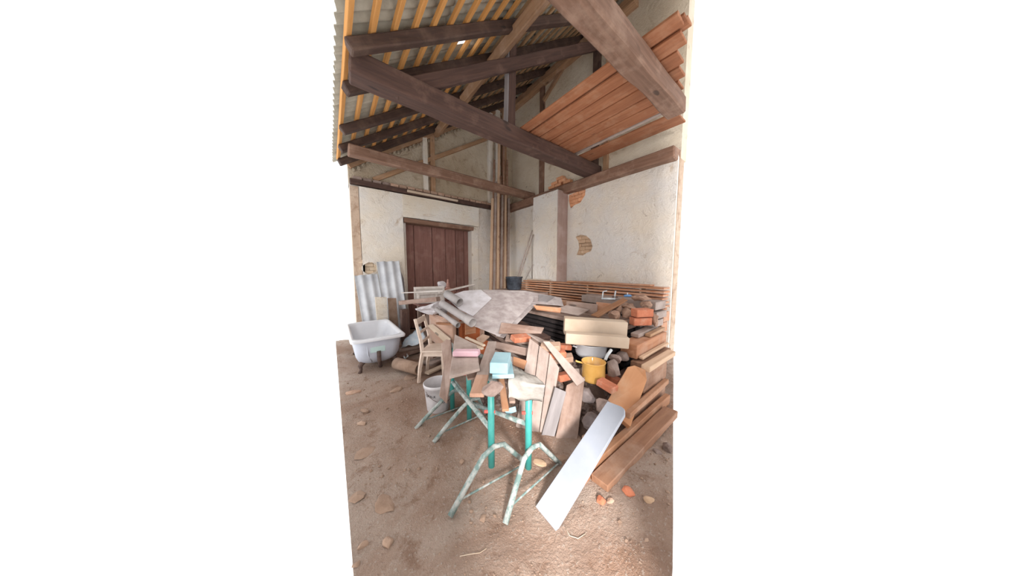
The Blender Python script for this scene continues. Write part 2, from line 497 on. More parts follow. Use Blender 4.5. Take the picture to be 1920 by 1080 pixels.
for i in range(15):
    brick('brick', (1.25 + i * 0.18, YB + 0.0, 3.45 + R.uniform(-0.006, 0.006)), R.uniform(-0.05, 0.05), 'dbrick', (0.165, 0.16, 0.07), parent=gab)
for i in range(4):
    brick('brick', (0.55 + i * 0.18, YB + 0.01, 3.45), R.uniform(-0.1, 0.1), 'rub', (0.165, 0.14, 0.07), parent=gab)
for x in (1.98, 2.16):
    beam('timber_post', (x, YB + 0.03, 3.5), (x, YB + 0.03, roofz(x) - 0.02), 0.11, 0.10, 'cream_w' if x < 2 else 'tan', up=(0, 1, 0), parent=gab, rough=0.008, segs=5)
for x in (3.86, 4.12, 4.36):
    beam('timber_post', (x, YB + 0.02, 3.4), (x, YB + 0.02, roofz(x) - 0.02), 0.15, 0.12, 'cream_w' if x < 4.3 else 'tan', up=(0, 1, 0), parent=gab, rough=0.01, segs=6)
beam('timber_brace', (0.85, YB + 0.035, 3.5), (3.75, YB + 0.035, 5.30), 0.09, 0.10, 'tan', up=(0, 1, 0), parent=gab, rough=0.01, segs=6)
beam('gable_rafter', (0.40, YB + 0.03, roofz(0.40) - 0.02), (XW, YB + 0.03, roofz(XW) - 0.02), 0.10, 0.13, 'tan', parent=gab, rough=0.012, segs=8)
# a ragged plaster edge under the roof
for i in range(46):
    x = 0.5 + i * 0.088
    rock('plaster_lump', (x, YB + 0.03, roofz(x) - 0.13 + R.uniform(-0.03, 0.03)), (0.045, 0.05, 0.06), 'gable', 1, 0.3, gab)

# the door leaf of upright boards
door = empty('door_1', (DX0, YB + 0.22, 0.05), kind='structure')
xs = [1.40, 1.70, 2.16, 2.52, 2.82, 3.06, 3.28]
for i in range(6):
    beam('plank', ((xs[i] + xs[i + 1]) / 2, YB + 0.2 + 0.006 * (i % 2), 0.05), ((xs[i] + xs[i + 1]) / 2, YB + 0.2 + 0.006 * (i % 2), 2.80),
         xs[i + 1] - xs[i] - 0.012, 0.035, 'door', up=(0, -1, 0), parent=door, bev=0.006)
beam('backing_board', (1.40, YB + 0.26, 1.4), (3.28, YB + 0.26, 1.4), 0.03, 2.8, 'rafter', parent=door)

# right wall: lower face with patches where the render has fallen off
hp = [wyz(*q) for q in ((1079, 444), (1088, 440), (1099, 442), (1107, 449), (1111, 462), (1108, 471), (1100, 474), (1093, 479), (1081, 478), (1085, 466), (1084, 453))]
ho = [wyz(*q) for q in ((1066, 366), (1098, 352), (1097, 366), (1088, 380), (1078, 384), (1070, 391), (1066, 378))]
right = panel('wall_right', (XW, 0, 0), (0, -1, 0), (0, 0, 1), [(-6.3, -0.1), (-YF, -0.1), (-YF, 3.52), (-6.3, 3.52)],
              [[(-y, z) for y, z in hp], [(-y, z) for y, z in ho]], 0.05, 'white', kind='structure')
beam('wall_core', (XW + 0.19, 1.5, 1.7), (XW + 0.19, 6.3, 1.7), 0.20, 3.6, 'tanw', parent=right)
for nm, hh, mt in (('a', hp, 'tbrick'), ('b', ho, 'obrick')):
    y0, y1 = min(p[0] for p in hh), max(p[0] for p in hh); z0, z1 = min(p[1] for p in hh), max(p[1] for p in hh)
    j = 0; z = z0
    while z < z1 + 0.04:
        y = y0 - 0.1 + (j % 2) * 0.1
        while y < y1 + 0.1:
            brick('brick', (XW + 0.06 + R.uniform(-0.012, 0.004), y, z), math.pi / 2, mt, (0.20, 0.08, 0.076), parent=right)
            y += 0.203
        z += 0.08; j += 1
# pilaster
pil = mesh_obj('wall_pilaster', board_bm(3.42, 0.835, 0.35, 6, 0.008, 0.012), 'white', None,
               mat4(V((4.25 + 0.175, 4.19, 1.69)), V((0, 0, 1)), V((0, -1, 0)), V((1, 0, 0))), kind='structure')
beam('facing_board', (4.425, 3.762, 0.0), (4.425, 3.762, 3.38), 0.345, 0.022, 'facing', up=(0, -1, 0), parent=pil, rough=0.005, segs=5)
# upper wall, set back behind the plate
upw = panel('wall_upper', (XW + 0.12, 0, 0), (0, -1, 0), (0, 0, 1), [(-6.3, 3.4), (-YF, 3.4), (-YF, roofz(XW) + 0.35), (-6.3, roofz(XW) + 0.35)], [], 0.25, 'upper', kind='structure')
for y, wd, mt in ((4.75, 0.16, 'beam2'), (3.12, 0.17, 'rafter'), (2.85, 0.10, 'tan')):
    beam('timber_post', (XW + 0.10, y, 3.5), (XW + 0.10, y, roofz(XW) - 0.1), wd, 0.07, mt, up=(1, 0, 0), parent=upw, rough=0.008, segs=5)
beam('top_plate', (XW + 0.04, 2.3, roofz(XW) - 0.12), (XW + 0.04, 6.05, roofz(XW) - 0.12), 0.20, 0.16, 'tan', parent=upw, rough=0.012, segs=8)
beam('corner_brace', (XW + 0.09, 4.7, 6.0), (XW + 0.09, 3.9, 6.5), 0.10, 0.06, 'tan', up=(1, 0, 0), parent=upw, rough=0.006)
for i, (y, z) in enumerate(((4.32, 3.66), (4.10, 3.66), (4.22, 3.735), (3.98, 3.735), (4.05, 3.81), (3.82, 3.66))):
    brick('brick', (XW + 0.07, y, z), math.pi / 2, 'obrick', (0.21, 0.12, 0.07), parent=upw)

# wall plate along the right wall
wp = beam('wall_plate', (XW - 0.05, YF, 3.43), (XW - 0.05, 6.02, 3.43), 0.26, 0.19, 'beam2', rough=0.014, segs=14, bev=0.02)
tag(wp, 'long grey-brown wall plate lying along the top of the white wall', 'beam', kind='structure')

# tie beams
for nm, y, s, mt, x0, x1, lab in (('far', 5.10, 0.18, 'beam2', 0.34, 4.72, 'thin pale brown tie beam crossing just in front of the gable'),
                                  ('mid', 3.08, 0.24, 'beam', 0.25, 4.72, 'dark brown tie beam that carries the whitish king post'),
                                  ('near', 1.24, 0.21, 'beam2', 1.25, 3.66, 'massive rough tie beam overhead, nearest to the orange loft boards')):
    o = beam('tie_beam', (x0, y, 3.52 + s / 2), (x1, y, 3.52 + s / 2), s, s, mt, rough=0.016, segs=16, bev=0.018)
    tag(o, lab, 'beam', kind='structure')
pa, pb = ony(752, 163, 3.08), ony(1104, 87, 3.08)
pd = (pb - pa) / (pb.x - pa.x)
o = beam('principal_rafter', pa - pd * 0.1 - UP * .02, pa + pd * (4.68 - pa.x) - UP * .02, 0.08, 0.17, 'beam', rough=0.012, segs=12, bev=0.014)
tag(o, 'dark sloping rafter of the truss passing in front of the whitish post', 'beam', kind='structure')
pz = 4.93
o = beam('purlin', (2.25, -0.4, pz - .03), (2.25, 6.02, pz - .03), 0.13, 0.135, 'tan', up=(0.55, 0, -1), rough=0.014, segs=12, bev=0.012)
tag(o, 'tan purlin running under the rafters towards the gable', 'beam', kind='structure')
kp = empty('king_post', (2.42, 3.20, 3.74), 'upright truss post with daylight painted pale on one side standing on the dark tie beam', 'post', kind='structure')
beam('shaft', (2.42, 3.20, 3.72), (2.46, 3.20, 5.16), 0.13, 0.12, 'beam', up=(0, 1, 0), parent=kp, rough=0.008, segs=6)
beam('daylit_face', (2.345, 3.20, 3.74), (2.385, 3.20, 5.14), 0.022, 0.10, 'bluegrey', up=(0, 1, 0), parent=kp, rough=0.004, segs=4)  # paler strip paints in the daylight on the post's left side

# front wall with the doorway the photographer stands in (behind the camera)
panel('wall_front', (0, -0.5, 0), (-1, 0, 0), (0, 0, 1), [(-1.4, -0.1), (-0.39, -0.1), (-0.39, 2.25), (0.45, 2.25), (0.45, -0.1), (1.9, -0.1), (1.9, 3.0), (-1.4, 4.6)], [], 0.3, 'white', kind='structure')
# roof: rafters, battens and corrugated sheets
roof = empty('roof', (0, 4, roofz(0)), kind='structure')
for y, s in ((0.1, 0.11), (1.45, 0.11), (2.85, 0.11), (3.52, 0.11), (4.55, 0.11), (5.25, 0.11), (5.9, 0.11)):
    beam('rafter', (0.24, y, roofz(0.24) + 0.04), (XW + 0.15, y, roofz(XW + 0.15) + 0.04), s, 0.12, 'rafter', parent=roof, rough=0.012, segs=12, bev=0.012)
SL = math.sqrt(1 + 0.675 ** 2); sx, sz = 1 / SL, 0.675 / SL
nrm = V((-sz, 0, sx)); slope = V((sx, 0, sz))
for i in range(22):
    x = 0.30 + i * 0.206
    far = 5.98
    c = V((x, 0, roofz(x))) + nrm * 0.115
    beam('batten', c + V((0, -0.5, 0)), c + V((0, far, 0)), 0.055, 0.04, 'batten' if i < 10 else 'oldbat', up=nrm, parent=roof, rough=0.004, segs=5)


def sheet_mesh(wd, L, pitch, amp, th=0.006, per=6):
    bm = bmesh.new(); n = int(wd / pitch * per); rows = []
    for s in (0, 1):
        for q in (0, 1):
            rows.append([bm.verts.new((s * L, -wd / 2 + wd * k / n, amp * math.sin(2 * math.pi * (wd * k / n) / pitch) + q * th)) for k in range(n + 1)])
    a, b, c, d = rows
    for k in range(n):
        bm.faces.new((a[k], c[k], c[k + 1], a[k + 1])); bm.faces.new((b[k], b[k + 1], d[k + 1], d[k]))
        bm.faces.new((a[k], a[k + 1], b[k + 1], b[k])); bm.faces.new((c[k], d[k], d[k + 1], c[k + 1]))
    bm.faces.new((a[0], b[0], d[0], c[0])); bm.faces.new((a[-1], c[-1], d[-1], b[-1]))
    bmesh.ops.recalc_face_normals(bm, faces=bm.faces)
    return bm


Ls = 1.30
cols = ((-0.55, 0.42), (0.39, 1.36), (1.33, 2.31), (2.28, 3.16), (3.13, 3.37), (3.34, 4.15), (4.12, 4.98), (4.95, 5.87), (5.84, 6.20))
for r_ in range(5):
    s0 = r_ * (Ls - 0.1); L = 0.75 if r_ == 4 else Ls
    for k, (y0, y1) in enumerate(cols):
        spans = [(0, L)]
        if r_ == 1 and k == 4: spans = [(0, 0.45), (0.80, L)]      # a piece is missing: daylight comes in
        for a_, b_ in spans:
            x = 0.24 + (s0 + a_) * sx
            c = V((x, (y0 + y1) / 2, roofz(x))) + nrm * (0.165 + (r_ % 2) * 0.012 + (k % 2) * 0.006)
            mesh_obj('roof_sheet', sheet_mesh(y1 - y0, b_ - a_, 0.13, 0.017), 'roof', roof, mat4(c, slope, V((0, 1, 0)), nrm), True)

# loft boards laid over the tie beams
decks = [(2.55, 0.16, 0, 3.24, 'deck'), (2.66, 0.13, 1, 3.30, 'deck'), (2.75, 0.12, 2, 3.22, 'deck'),
         (2.80, 0.19, 0, 3.32, 'deck'), (3.02, 0.21, 0, 3.26, 'deck'), (3.25, 0.20, 0, 3.22, 'deck'), (3.47, 0.19, 0, 3.28, 'deck'),
         (3.70, 0.24, 0, 3.25, 'deck'), (4.18, 0.37, 0, 3.28, 'deck')]
names = ['outermost strip at the open edge', 'second layer by the open edge', 'topmost strip by the open edge', 'first wide one from the open edge', 'second wide one from the open edge',
         'third wide one from the open edge', 'fourth wide one from the open edge', 'beside the narrow gap', 'closest to the white wall']
for (x, wd, lay, ye, mt), nm in zip(decks, names):
    o = beam('loft_board', (x, 0.318 * x + 0.02 - 0.02 * lay + R.uniform(0, .03), 3.782 + 0.034 * lay), (x, ye, 3.782 + 0.034 * lay + 0.004), wd, 0.028, mt, rough=0.004, segs=5)
    tag(o, 'reddish loft board lying on the tie beams, ' + nm, 'board', 'loft boards on the tie beams')
o = beam('loft_board', (3.90, 1.25, 3.80), (3.91, 3.1, 3.80), 0.06, 0.025, 'grey', rough=0.003)
tag(o, 'narrow whitish lath bridging the gap between the reddish loft boards', 'board', 'loft boards on the tie beams')


# ================================================================ things
def yz(p, dz=0.0): return V((p[0], p[1], p[2] + dz))


def lat(t, l, z=0.0): return FW * t + RT * l + UP * z        # metres ahead of / beside the camera's foot


def drop(p, z): return V((p[0], p[1], z))


# ---- trestles -------------------------------------------------
def trestle(p_near, p_far, near_feet, far_foot, brace_z, low_z, label):
    root = empty('trestle', (p_near.x, p_near.y, 0), label, 'trestle')
    for p, feet in ((p_near, near_feet), (p_far, far_foot)):
        bz = 0.235
        tube('post', [drop(p, 0.07 if p is p_near else 0.02), drop(p, 0.74)], 0.025, 'teal', root, 14)
        n, f = feet
        d = (V(n) - V(f)); d.z = 0; d.normalize()
        pts = [V((n.x, n.y, 0.012))]
        k = drop(p, bz) + d * 0.03
        pts += [pts[0].lerp(k + d * 0.05, 0.5), k + d * 0.06 - UP * 0.02, drop(p, bz + 0.012) - d * 0.0, k - d * 0.12 - UP * 0.012, V((f.x, f.y, 0.012))]
        side = V((-d.y, d.x, 0)) * 0.034
        if (side.dot(drop(p, 0) - V((0, 0, 0)))) > 0: side = -side
        tube('foot', [q + side for q in pts], 0.0185, 'pipegrey', root, 12)
        tube('foot_brace', [pts[0].lerp(k, 0.22) + side, V((f.x, f.y, 0.03)) + side], 0.007, 'pipegrey', root, 6)
        tube('fixing_pin', [drop(p, 0.50) - RT * 0.05, drop(p, 0.50) + RT * 0.03], 0.012, 'redp', root, 8)
    tube('cross_bar', [drop(p_near, 0.75) + (p_near - p_far).normalized() * 0.06, drop(p_far, 0.75)], 0.022, 'pipegrey', root, 12)
    tube('diagonal_brace', [drop(p_far, low_z), drop(p_near, brace_z)], 0.018, 'pipegrey', root, 10)
    tube('diagonal_brace', [drop(p_far, low_z + .01) + RT * 0.03, drop(p_far, low_z + .01).lerp(drop(p_near, brace_z - 0.03), 0.8) + RT * 0.03], 0.012, 'pipegrey', root, 8)
    return root


P3, P4 = lat(1.66, -0.155), lat(1.645, 0.122)
P1, P2 = lat(2.45, -0.65), lat(2.28, -0.435)
n1, n2 = onz(777, 803), onz(810, 828)
trestle(P3, P1, (onz(840, 963), onz(984, 868)), (n1, P1.lerp(n1, -0.45)), 0.36, 0.34, 'turquoise metal trestle with two posts, the one standing nearer the white bucket')
trestle(P4, P2, (onz(940, 978), onz(1043, 868)), (n2, P2.lerp(n2, -0.45)), 0.41, 0.20, 'turquoise metal trestle under the crumpled white plastic, beside the leaning white board')

# boards on the trestles
o = beam('plank', onz(894, 742, .785), onz(923, 642, .795), 0.088, 0.026, 'grey', rough=0.002, segs=4); tag(o, 'narrow plank with splintered pale end lying across the trestles left of the blue foam', 'plank')
o.data.materials.append(M['pole'])
for p in o.data.polygons:
    if abs(p.center.x) > 0 and p.center.x < -(onz(894, 742, .785) - onz(923, 642, .795)).length * 0.36: p.material_index = 1
o = slab('board', [onz(853, 632, .785), onz(893, 652, .785), onz(899, 698, .785), onz(843, 713, .785)], 0.02, 'grey'); tag(o, 'wide greyish board on the trestles with a pink block on it', 'board')
o = slab('board', [onz(862, 668, .762), onz(905, 664, .762), onz(896, 708, .762), onz(876, 712, .762)], 0.014, 'brown'); tag(o, 'dusty brown board showing under the wide greyish board on the trestles', 'board')
a, b = at(829, 752, 2.22), at(840, 642, 2.66)
o = slab('plank', [at(823, 742, 2.06), at(837, 757, 2.04), at(848, 690, 2.20), at(845, 638, 2.36), at(836, 636, 2.38), at(827, 645, 2.36), at(832, 690, 2.22)], 0.022, 'brown'); tag(o, 'brown plank with rounded top leaning beside the white bucket', 'plank')
e = (at(897, 668, 2.1) - at(853, 668, 2.1)).normalized()
o = mesh_obj('foam_block', board_bm(0.215, 0.08, 0.05, 5, 0.006, 0.008), 'pinkfoam', None, mat4(onz(875, 668, .815), *frame(e, (0, 0, 1)))); tag(o, 'pale pink foam strip lying on the wide greyish trestle board', 'foam')

# blue insulation off-cuts
c = lat(1.68, -0.078, 0.845); ex = (RT * 0.98 - FW * 0.1).normalized()
o = mesh_obj('foam_slab', board_bm(0.15, 0.24, 0.026, 4, 0.004, 0.004), 'bluefoam', None, mat4(c + RT * 0.01 - UP * 0.03, *frame((RT + FW * .08), (0, 0, 1)))); tag(o, 'thin blue foam sheet lying under the thicker blue foam block', 'foam', None)
o = mesh_obj('foam_block', board_bm(0.125, 0.22, 0.075, 4, 0.003, 0.004), 'bluefoam', None, mat4(c + UP * 0.022 - RT * 0.003, *frame(ex, (0, 0, 1)))); tag(o, 'thick pale blue foam block stacked uppermost on the trestles', 'foam', None)
o = slab('foam_scrap', [at(945, 768, 1.9), at(966, 762, 1.9), at(968, 772, 1.88), at(950, 779, 1.88)], 0.03, 'bluefoam'); tag(o, 'small turquoise scrap lying on the rubble between the two front trestle posts', 'foam')
for (ua, va, ub, vb, lab) in ((934, 698, 948, 768, 'rough brown stick with split edge poking out under the blue foam, left of the pair'), (948, 700, 961, 757, 'second brown stick poking out under the blue foam, beside the white plastic')):
    o = beam('stick', at(ub, vb, 1.47), onz(ua, va - 30, .79), 0.042, 0.022, 'warm' if ua < 940 else 'brown', rough=0.004, segs=5); tag(o, lab, 'stick')
bm = bmesh.new(); rock_bm(bm, (0, 0, 0), (0.075, 0.05, 0.05), 2, 0.25)
o = mesh_obj('cement_lump', bm, 'rub', None, Matrix.Translation(onz(921, 728, .80))); tag(o, 'hardened grey cement lump on the front trestle bar under the blue foam', 'lump')

# crumpled white plastic over the second trestle
def cloth(name, rows, mat, n=18, wr=0.01, th=0.003, sub=4):
    bm = bmesh.new(); g = []
    full = []
    for a_, b_ in zip(rows, rows[1:]):
        for k in range(sub): full.append([V(p).lerp(V(q), k / sub) for p, q in zip(a_, b_)])
    full.append([V(p) for p in rows[-1]])
    o0 = V(full[0][0])
    for j, row in enumerate(full):
        line = []
        for i in range(n + 1):
            s = i / n * (len(row) - 1); k = min(int(s), len(row) - 2); p = V(row[k]).lerp(V(row[k + 1]), s - k)
            nv = noise.noise_vector(p * 9) * wr + noise.noise_vector(p * 26) * wr * 0.5
            line.append(bm.verts.new(p + nv - o0))
        g.append(line)
    for j in range(len(g) - 1):
        for i in range(n): bm.faces.new((g[j][i], g[j][i + 1], g[j + 1][i + 1], g[j + 1][i]))
    bmesh.ops.recalc_face_normals(bm, faces=bm.faces)
    bmesh.ops.solidify(bm, geom=bm.faces[:], thickness=th)
    return mesh_obj(name, bm, mat, None, Matrix.Translation(o0), True)


o = cloth('plastic_sheet', [[onz(950, 682, .80), onz(978, 694, .81), onz(1016, 712, .80)],
                            [onz(950, 708, .80), onz(980, 720, .805), onz(1019, 724, .795)],
                            [at(948, 745, 1.48), at(985, 752, 1.55), at(1014, 752, 1.6)]], 'tarp', 22, 0.014, 0.004, 6)
tag(o, 'crumpled white plastic sheet draped over the end of the trestle', 'sheet')

# ---- bucket -------------------------------------------------
bc = onz(822, 771); bc.z = ground(bc.x, bc.y)
bk = empty('bucket', bc, 'white plastic bucket with black print standing before the chair', 'bucket')
lathe('body', [(0, 0.004), (0.112, 0.004), (0.116, 0.012), (0.128, 0.14), (0.142, 0.285), (0.150, 0.288), (0.152, 0.318), (0.146, 0.325), (0.140, 0.318), (0.124, 0.15), (0.110, 0.016), (0, 0.014)], 'bucket', bc, bk, 36)
lathe('dried_contents', [(0, 0.20), (0.06, 0.21), (0.127, 0.19), (0.127, 0.17), (0, 0.17)], 'dark', bc, bk, 24)
hp_ = [bc + V((0.150 * math.cos(a), 0.150 * math.sin(a), 0.27 - 0.13 * math.sin((a - 3.4) / 3.14 * math.pi))) for a in [3.4 + i * 3.14 / 14 for i in range(15)]]
tube('wire_handle', hp_, 0.0025, 'iron', bk, 6)


def text_on_bucket(txt, z, size, ang):
    cu = bpy.data.curves.new('print', 'FONT'); cu.body = txt; cu.size = size; cu.align_x = 'CENTER'; cu.extrude = 0.0006
    tmp = bpy.data.objects.new('print', cu); COL.objects.link(tmp)
    me = bpy.data.meshes.new_from_object(tmp.evaluated_get(bpy.context.evaluated_depsgraph_get()))
    bpy.data.objects.remove(tmp)
    for v in me.vertices:
        x, y, q = v.co; zz = z + y; rr = 0.116 + (zz - 0.012) * 0.096 + 0.0015 + q; a = ang + x / 0.135
        v.co = (rr * math.cos(a), rr * math.sin(a), zz)
    me.materials.append(M['ink'])
    o = bpy.data.objects.new('print', me); COL.objects.link(o); o.parent = bk
    o['label'] = 'black printed lettering'


text_on_bucket('OPALK', 0.205, 0.04, math.atan2(-bc.y, -bc.x) - 0.62)

# ---- chair -------------------------------------------------
cf = lat(3.13, -1.225); cfz = 0.0
ch = empty('chair', cf, 'old whitish wooden chair with slatted back standing behind the white bucket', 'chair', rz=-YAW)
CM = Matrix.Translation(cf) @ Matrix.Rotation(-YAW, 4, 'Z')
def cb(name, a, b, wd, th, up=(0, 0, 1)):
    return beam(name, CM @ V(a), CM @ V(b), wd, th, 'chair', up=(CM.to_3x3() @ V(up)), parent=ch, rough=0.001, segs=1, bev=0.005)
CWD = 0.31
for y in (0.0, CWD):
    bm = bmesh.new()
    tube_bm(bm, [(-0.02, y, 0), (0.0, y, 0.20), (0.045, y, 0.42), (0.025, y, 0.60), (-0.045, y, 0.885)], [0.022, 0.026, 0.03, 0.026, 0.02], 4)
    mesh_obj('back_post', bm, 'chair', ch, CM)
    cb('leg', (0.33, y, 0), (0.315, y, 0.42), 0.038, 0.038)
    cb('side_rail', (0.04, y, 0.40), (0.32, y, 0.40), 0.025, 0.06)
for z, x, h in ((0.84, -0.03, 0.085), (0.69, 0.0, 0.04), (0.56, 0.03, 0.04)):
    cb('back_slat', (x, 0, z), (x, CWD, z), 0.018, h, (0, 0, 1))
cb('back_rail', (0.045, 0, 0.405), (0.045, CWD, 0.405), 0.025, 0.065); cb('front_rail', (0.315, 0, 0.40), (0.315, CWD, 0.40), 0.025, 0.06)
cb('seat', (0.02, CWD / 2, 0.44), (0.345, CWD / 2, 0.44), CWD + 0.05, 0.02)

# ---- bath tub -------------------------------------------------
TX, TY, TZ = 0.53, 4.57, 0.545
tub = empty('bathtub', (TX, TY, 0), 'white enamelled bathtub on iron feet by the corrugated sheets', 'bathtub')


def rrect(hx, hy, r, n=6):
    pts = []
    for cx, cy, a0 in ((hx - r, hy - r, 0), (-hx + r, hy - r, 90), (-hx + r, -hy + r, 180), (hx - r, -hy + r, 270)):
        for k in range(n + 1):
            a = math.radians(a0 + 90 * k / n); pts.append((cx + r * math.cos(a), cy + r * math.sin(a)))
    return pts


def loft(name, secs, mat, parent, cap0=False, cap1=False):
    bm = bmesh.new(); rings = []
    for hx, hy, r, z, oy in secs: rings.append([bm.verts.new((TX + p[0], TY + p[1] + oy, z)) for p in rrect(hx, hy, r)])
    for a, b in zip(rings, rings[1:]):
        for k in range(len(a)): bm.faces.new((a[k], a[(k + 1) % len(a)], b[(k + 1) % len(b)], b[k]))
    if cap0: bm.faces.new(rings[0][::-1])
    if cap1: bm.faces.new(rings[-1])
    bmesh.ops.recalc_face_normals(bm, faces=bm.faces)
    return mesh_obj(name, bm, mat, parent, None, True)


loft('shell', [(0.315, 0.64, 0.13, TZ - 0.035, 0), (0.308, 0.63, 0.14, 0.38, 0), (0.292, 0.61, 0.16, 0.24, 0), (0.262, 0.56, 0.17, 0.16, 0), (0.20, 0.49, 0.15, 0.115, 0), (0.12, 0.4, 0.1, 0.105, 0)], 'tubout', tub, cap1=True)
loft('basin', [(0.355, 0.705, 0.05, TZ - 0.04, 0), (0.362, 0.712, 0.055, TZ - 0.02, 0), (0.36, 0.71, 0.055, TZ, 0), (0.345, 0.695, 0.06, TZ + 0.006, 0), (0.312, 0.64, 0.13, TZ, 0), (0.298, 0.62, 0.15, TZ - 0.05, 0),
               (0.275, 0.58, 0.17, 0.30, 0.0), (0.25, 0.53, 0.18, 0.20, 0.02), (0.19, 0.46, 0.15, 0.15, 0.03), (0.1, 0.3, 0.08, 0.142, 0.03)], 'enamel', tub, cap1=True)
for sx_, sy_ in ((-1, -1), (1, -1), (-1, 1), (1, 1)):
    a = V((TX + sx_ * 0.20, TY + sy_ * 0.47, 0.16))
    bm = bmesh.new(); tube_bm(bm, [a, a + V((sx_ * 0.045, sy_ * 0.03, -0.05)), a + V((sx_ * 0.035, sy_ * 0.025, -0.11)), a + V((sx_ * 0.055, sy_ * 0.04, -0.158))], [0.04, 0.032, 0.018, 0.028], 8)
    mesh_obj('foot', bm, 'iron', tub, None, True)
yf = TY - 0.625
beam('painted_patch', (TX - 0.02, yf + 0.005, 0.465), (TX - 0.02, yf + 0.012, 0.315), 0.20, 0.03, 'mint', up=(0, -1, 0), parent=tub, rough=0.002)['label'] = 'mint green patch'
tube('waste_pipe', [(TX - 0.01, yf + 0.0, 0.33), (TX - 0.01, yf - 0.005, 0.2), (TX + 0.01, yf + 0.04, 0.07)], 0.028, 'iron', tub, 10)
tube('overflow_tube', [(TX - 0.16, yf + 0.0, 0.49), (TX - 0.15, yf + 0.0, 0.3), (TX - 0.10, yf + 0.06, 0.16)], 0.01, 'tubout', tub, 8)

# ---- corrugated sheets and boards leaning on the pier -------------------------------------------------
def lean_sheet(u0, u1, vt, yt, xb, yb, lab, wshift=0.0):
    a, b = ony(u0, vt, yt), ony(u1, vt, yt); wd = b.x - a.x; top = (a + b) / 2; bot = V((top.x + xb, yb, 0.0))
    x = (top - bot); L = x.length; x.normalize(); n = V((1, 0, 0)); y = (n - x * n.dot(x)).normalized(); z = x.cross(y)
    o = mesh_obj('corrugated_sheet', sheet_mesh(wd, L, 0.165, 0.024, 0.008, 8), 'sheet', None, mat4(bot, x, y, z), True)
    return tag(o, lab, 'sheet', 'corrugated sheets leaning on the wall')


lean_sheet(664, 708, 515, 5.78, 0.12, 5.40, 'pale corrugated sheet leaning behind the bathtub, the shorter one')
lean_sheet(706, 748, 490, 5.84, 0.10, 5.46, 'taller pale corrugated sheet leaning by the brown door')
a = onz(704, 600); 
for (u0, u1, vt, vb, y, mt, lab) in ((703, 725, 557, 600, 5.33, 'cream_w', 'short whitish slab standing against the corrugated sheets behind the bathtub'), (727, 743, 559, 604, 5.36, 'stone', 'short greyish slab beside the whitish slab at the corrugated sheets')):
    p0, p1 = ony(u0, vt, y), ony(u1, vt, y)
    o = slab('slab', [p0, p1, V((p1.x + 0.03, y - 0.02, 0)), V((p0.x + 0.03, y - 0.02, 0))], 0.035, mt); tag(o, lab, 'slab')
o = slab('board', [ony(746, 495, 5.90), ony(757, 522, 5.90), V((1.42, 5.86, 0.0)), V((1.28, 5.84, 0.0))], 0.02, 'bluegrey'); tag(o, 'grey board between the taller corrugated sheet and the brown door', 'board')

# ---- poles in the corner -------------------------------------------------
pl_w = ['first', 'second', 'third', 'fourth', 'fifth', 'sixth', 'seventh', 'eighth', 'ninth', 'tenth', 'eleventh']
tops = [372, 300, 340, 368, 260, 330, 366, 235, 366, 300, 372]
for i in range(11):
    front = i % 2 == 0
    b = ony(919.5 + 3.35 * i, 540, 5.58 if front else 5.73); t_ = ony(923.5 + 3.05 * i, tops[i], 5.72 if front else 5.86)
    d = t_ - b; base = b - d * ((b.z - 0.03) / d.z)
    mt = ['palebrown', 'pole', 'grey', 'pole'][i % 4]
    if i % 2: o = tube('pole', [base, base.lerp(t_, .5), t_], [0.038, 0.034, 0.03], mt, None, 9)
    else: o = beam('pole', base, t_, 0.062, 0.045, mt, up=(0, -1, 0), rough=0.003, segs=6)
    tag(o, 'long wooden pole upright in the corner by the door, ' + pl_w[i] + ' from the door', 'pole', 'poles in the corner')

# ---- stacks along the right wall -------------------------------------------------
lay_n = ['topmost', 'second', 'third', 'fourth', 'fifth', 'sixth', 'seventh', 'eighth', 'ninth', 'tenth', 'eleventh', 'twelfth']
for k in range(12):
    thick = k >= 7
    z = 1.255 - 0.056 * k if not thick else (1.255 - 0.056 * 6 - 0.02) - 0.17 * (k - 6) + 0.085
    if z < 0.05: break
    y0 = 1.38 + R.uniform(0, 0.05); y1 = 4.85 + R.uniform(-0.12, 0.08)
    if k == 0: y0, y1 = 1.40, 4.70
    o = beam('stacked_board', (4.11 + R.uniform(-0.012, 0.012), y0, z), (4.11 + R.uniform(-0.012, 0.012), y1, z + R.uniform(-0.003, 0.003)), 0.23, 0.15 if thick else 0.03, 'orange', rough=0.0015, segs=8, warp=0.001)
    tag(o, 'long pale orange board in the stack along the whitewashed wall, ' + lay_n[k] + ' layer', 'board', 'orange boards along the wall')
    if k < 6:
        for yi, y in enumerate((1.75, 2.75, 3.75, 4.6)):
            bx_ = beam('spacer_lath', (4.01, y, z - 0.028), (4.21, y + R.uniform(-.03, .03), z - 0.028), 0.03, 0.017, 'pale'); tag(bx_, 'small spacer lath under the ' + lay_n[k] + ' orange board, ' + ('nearest to the grey boards', 'second from the grey boards', 'third from the grey boards', 'farthest, towards the black tub')[yi], 'lath', 'spacer laths in the orange stack')
for i, (y0, y1, x) in enumerate(((3.9, 4.62, 4.12), (1.6, 3.3, 4.1))):
    o = beam('stacked_board', (x, y0, 1.29), (x + .02, y1, 1.288), 0.14, 0.026, 'pale' if i == 0 else 'orange', rough=0.003)
    tag(o, ('short pale board on top of the orange stack below the pilaster', 'narrow orange board lying loose on top of the orange stack')[i], 'board')
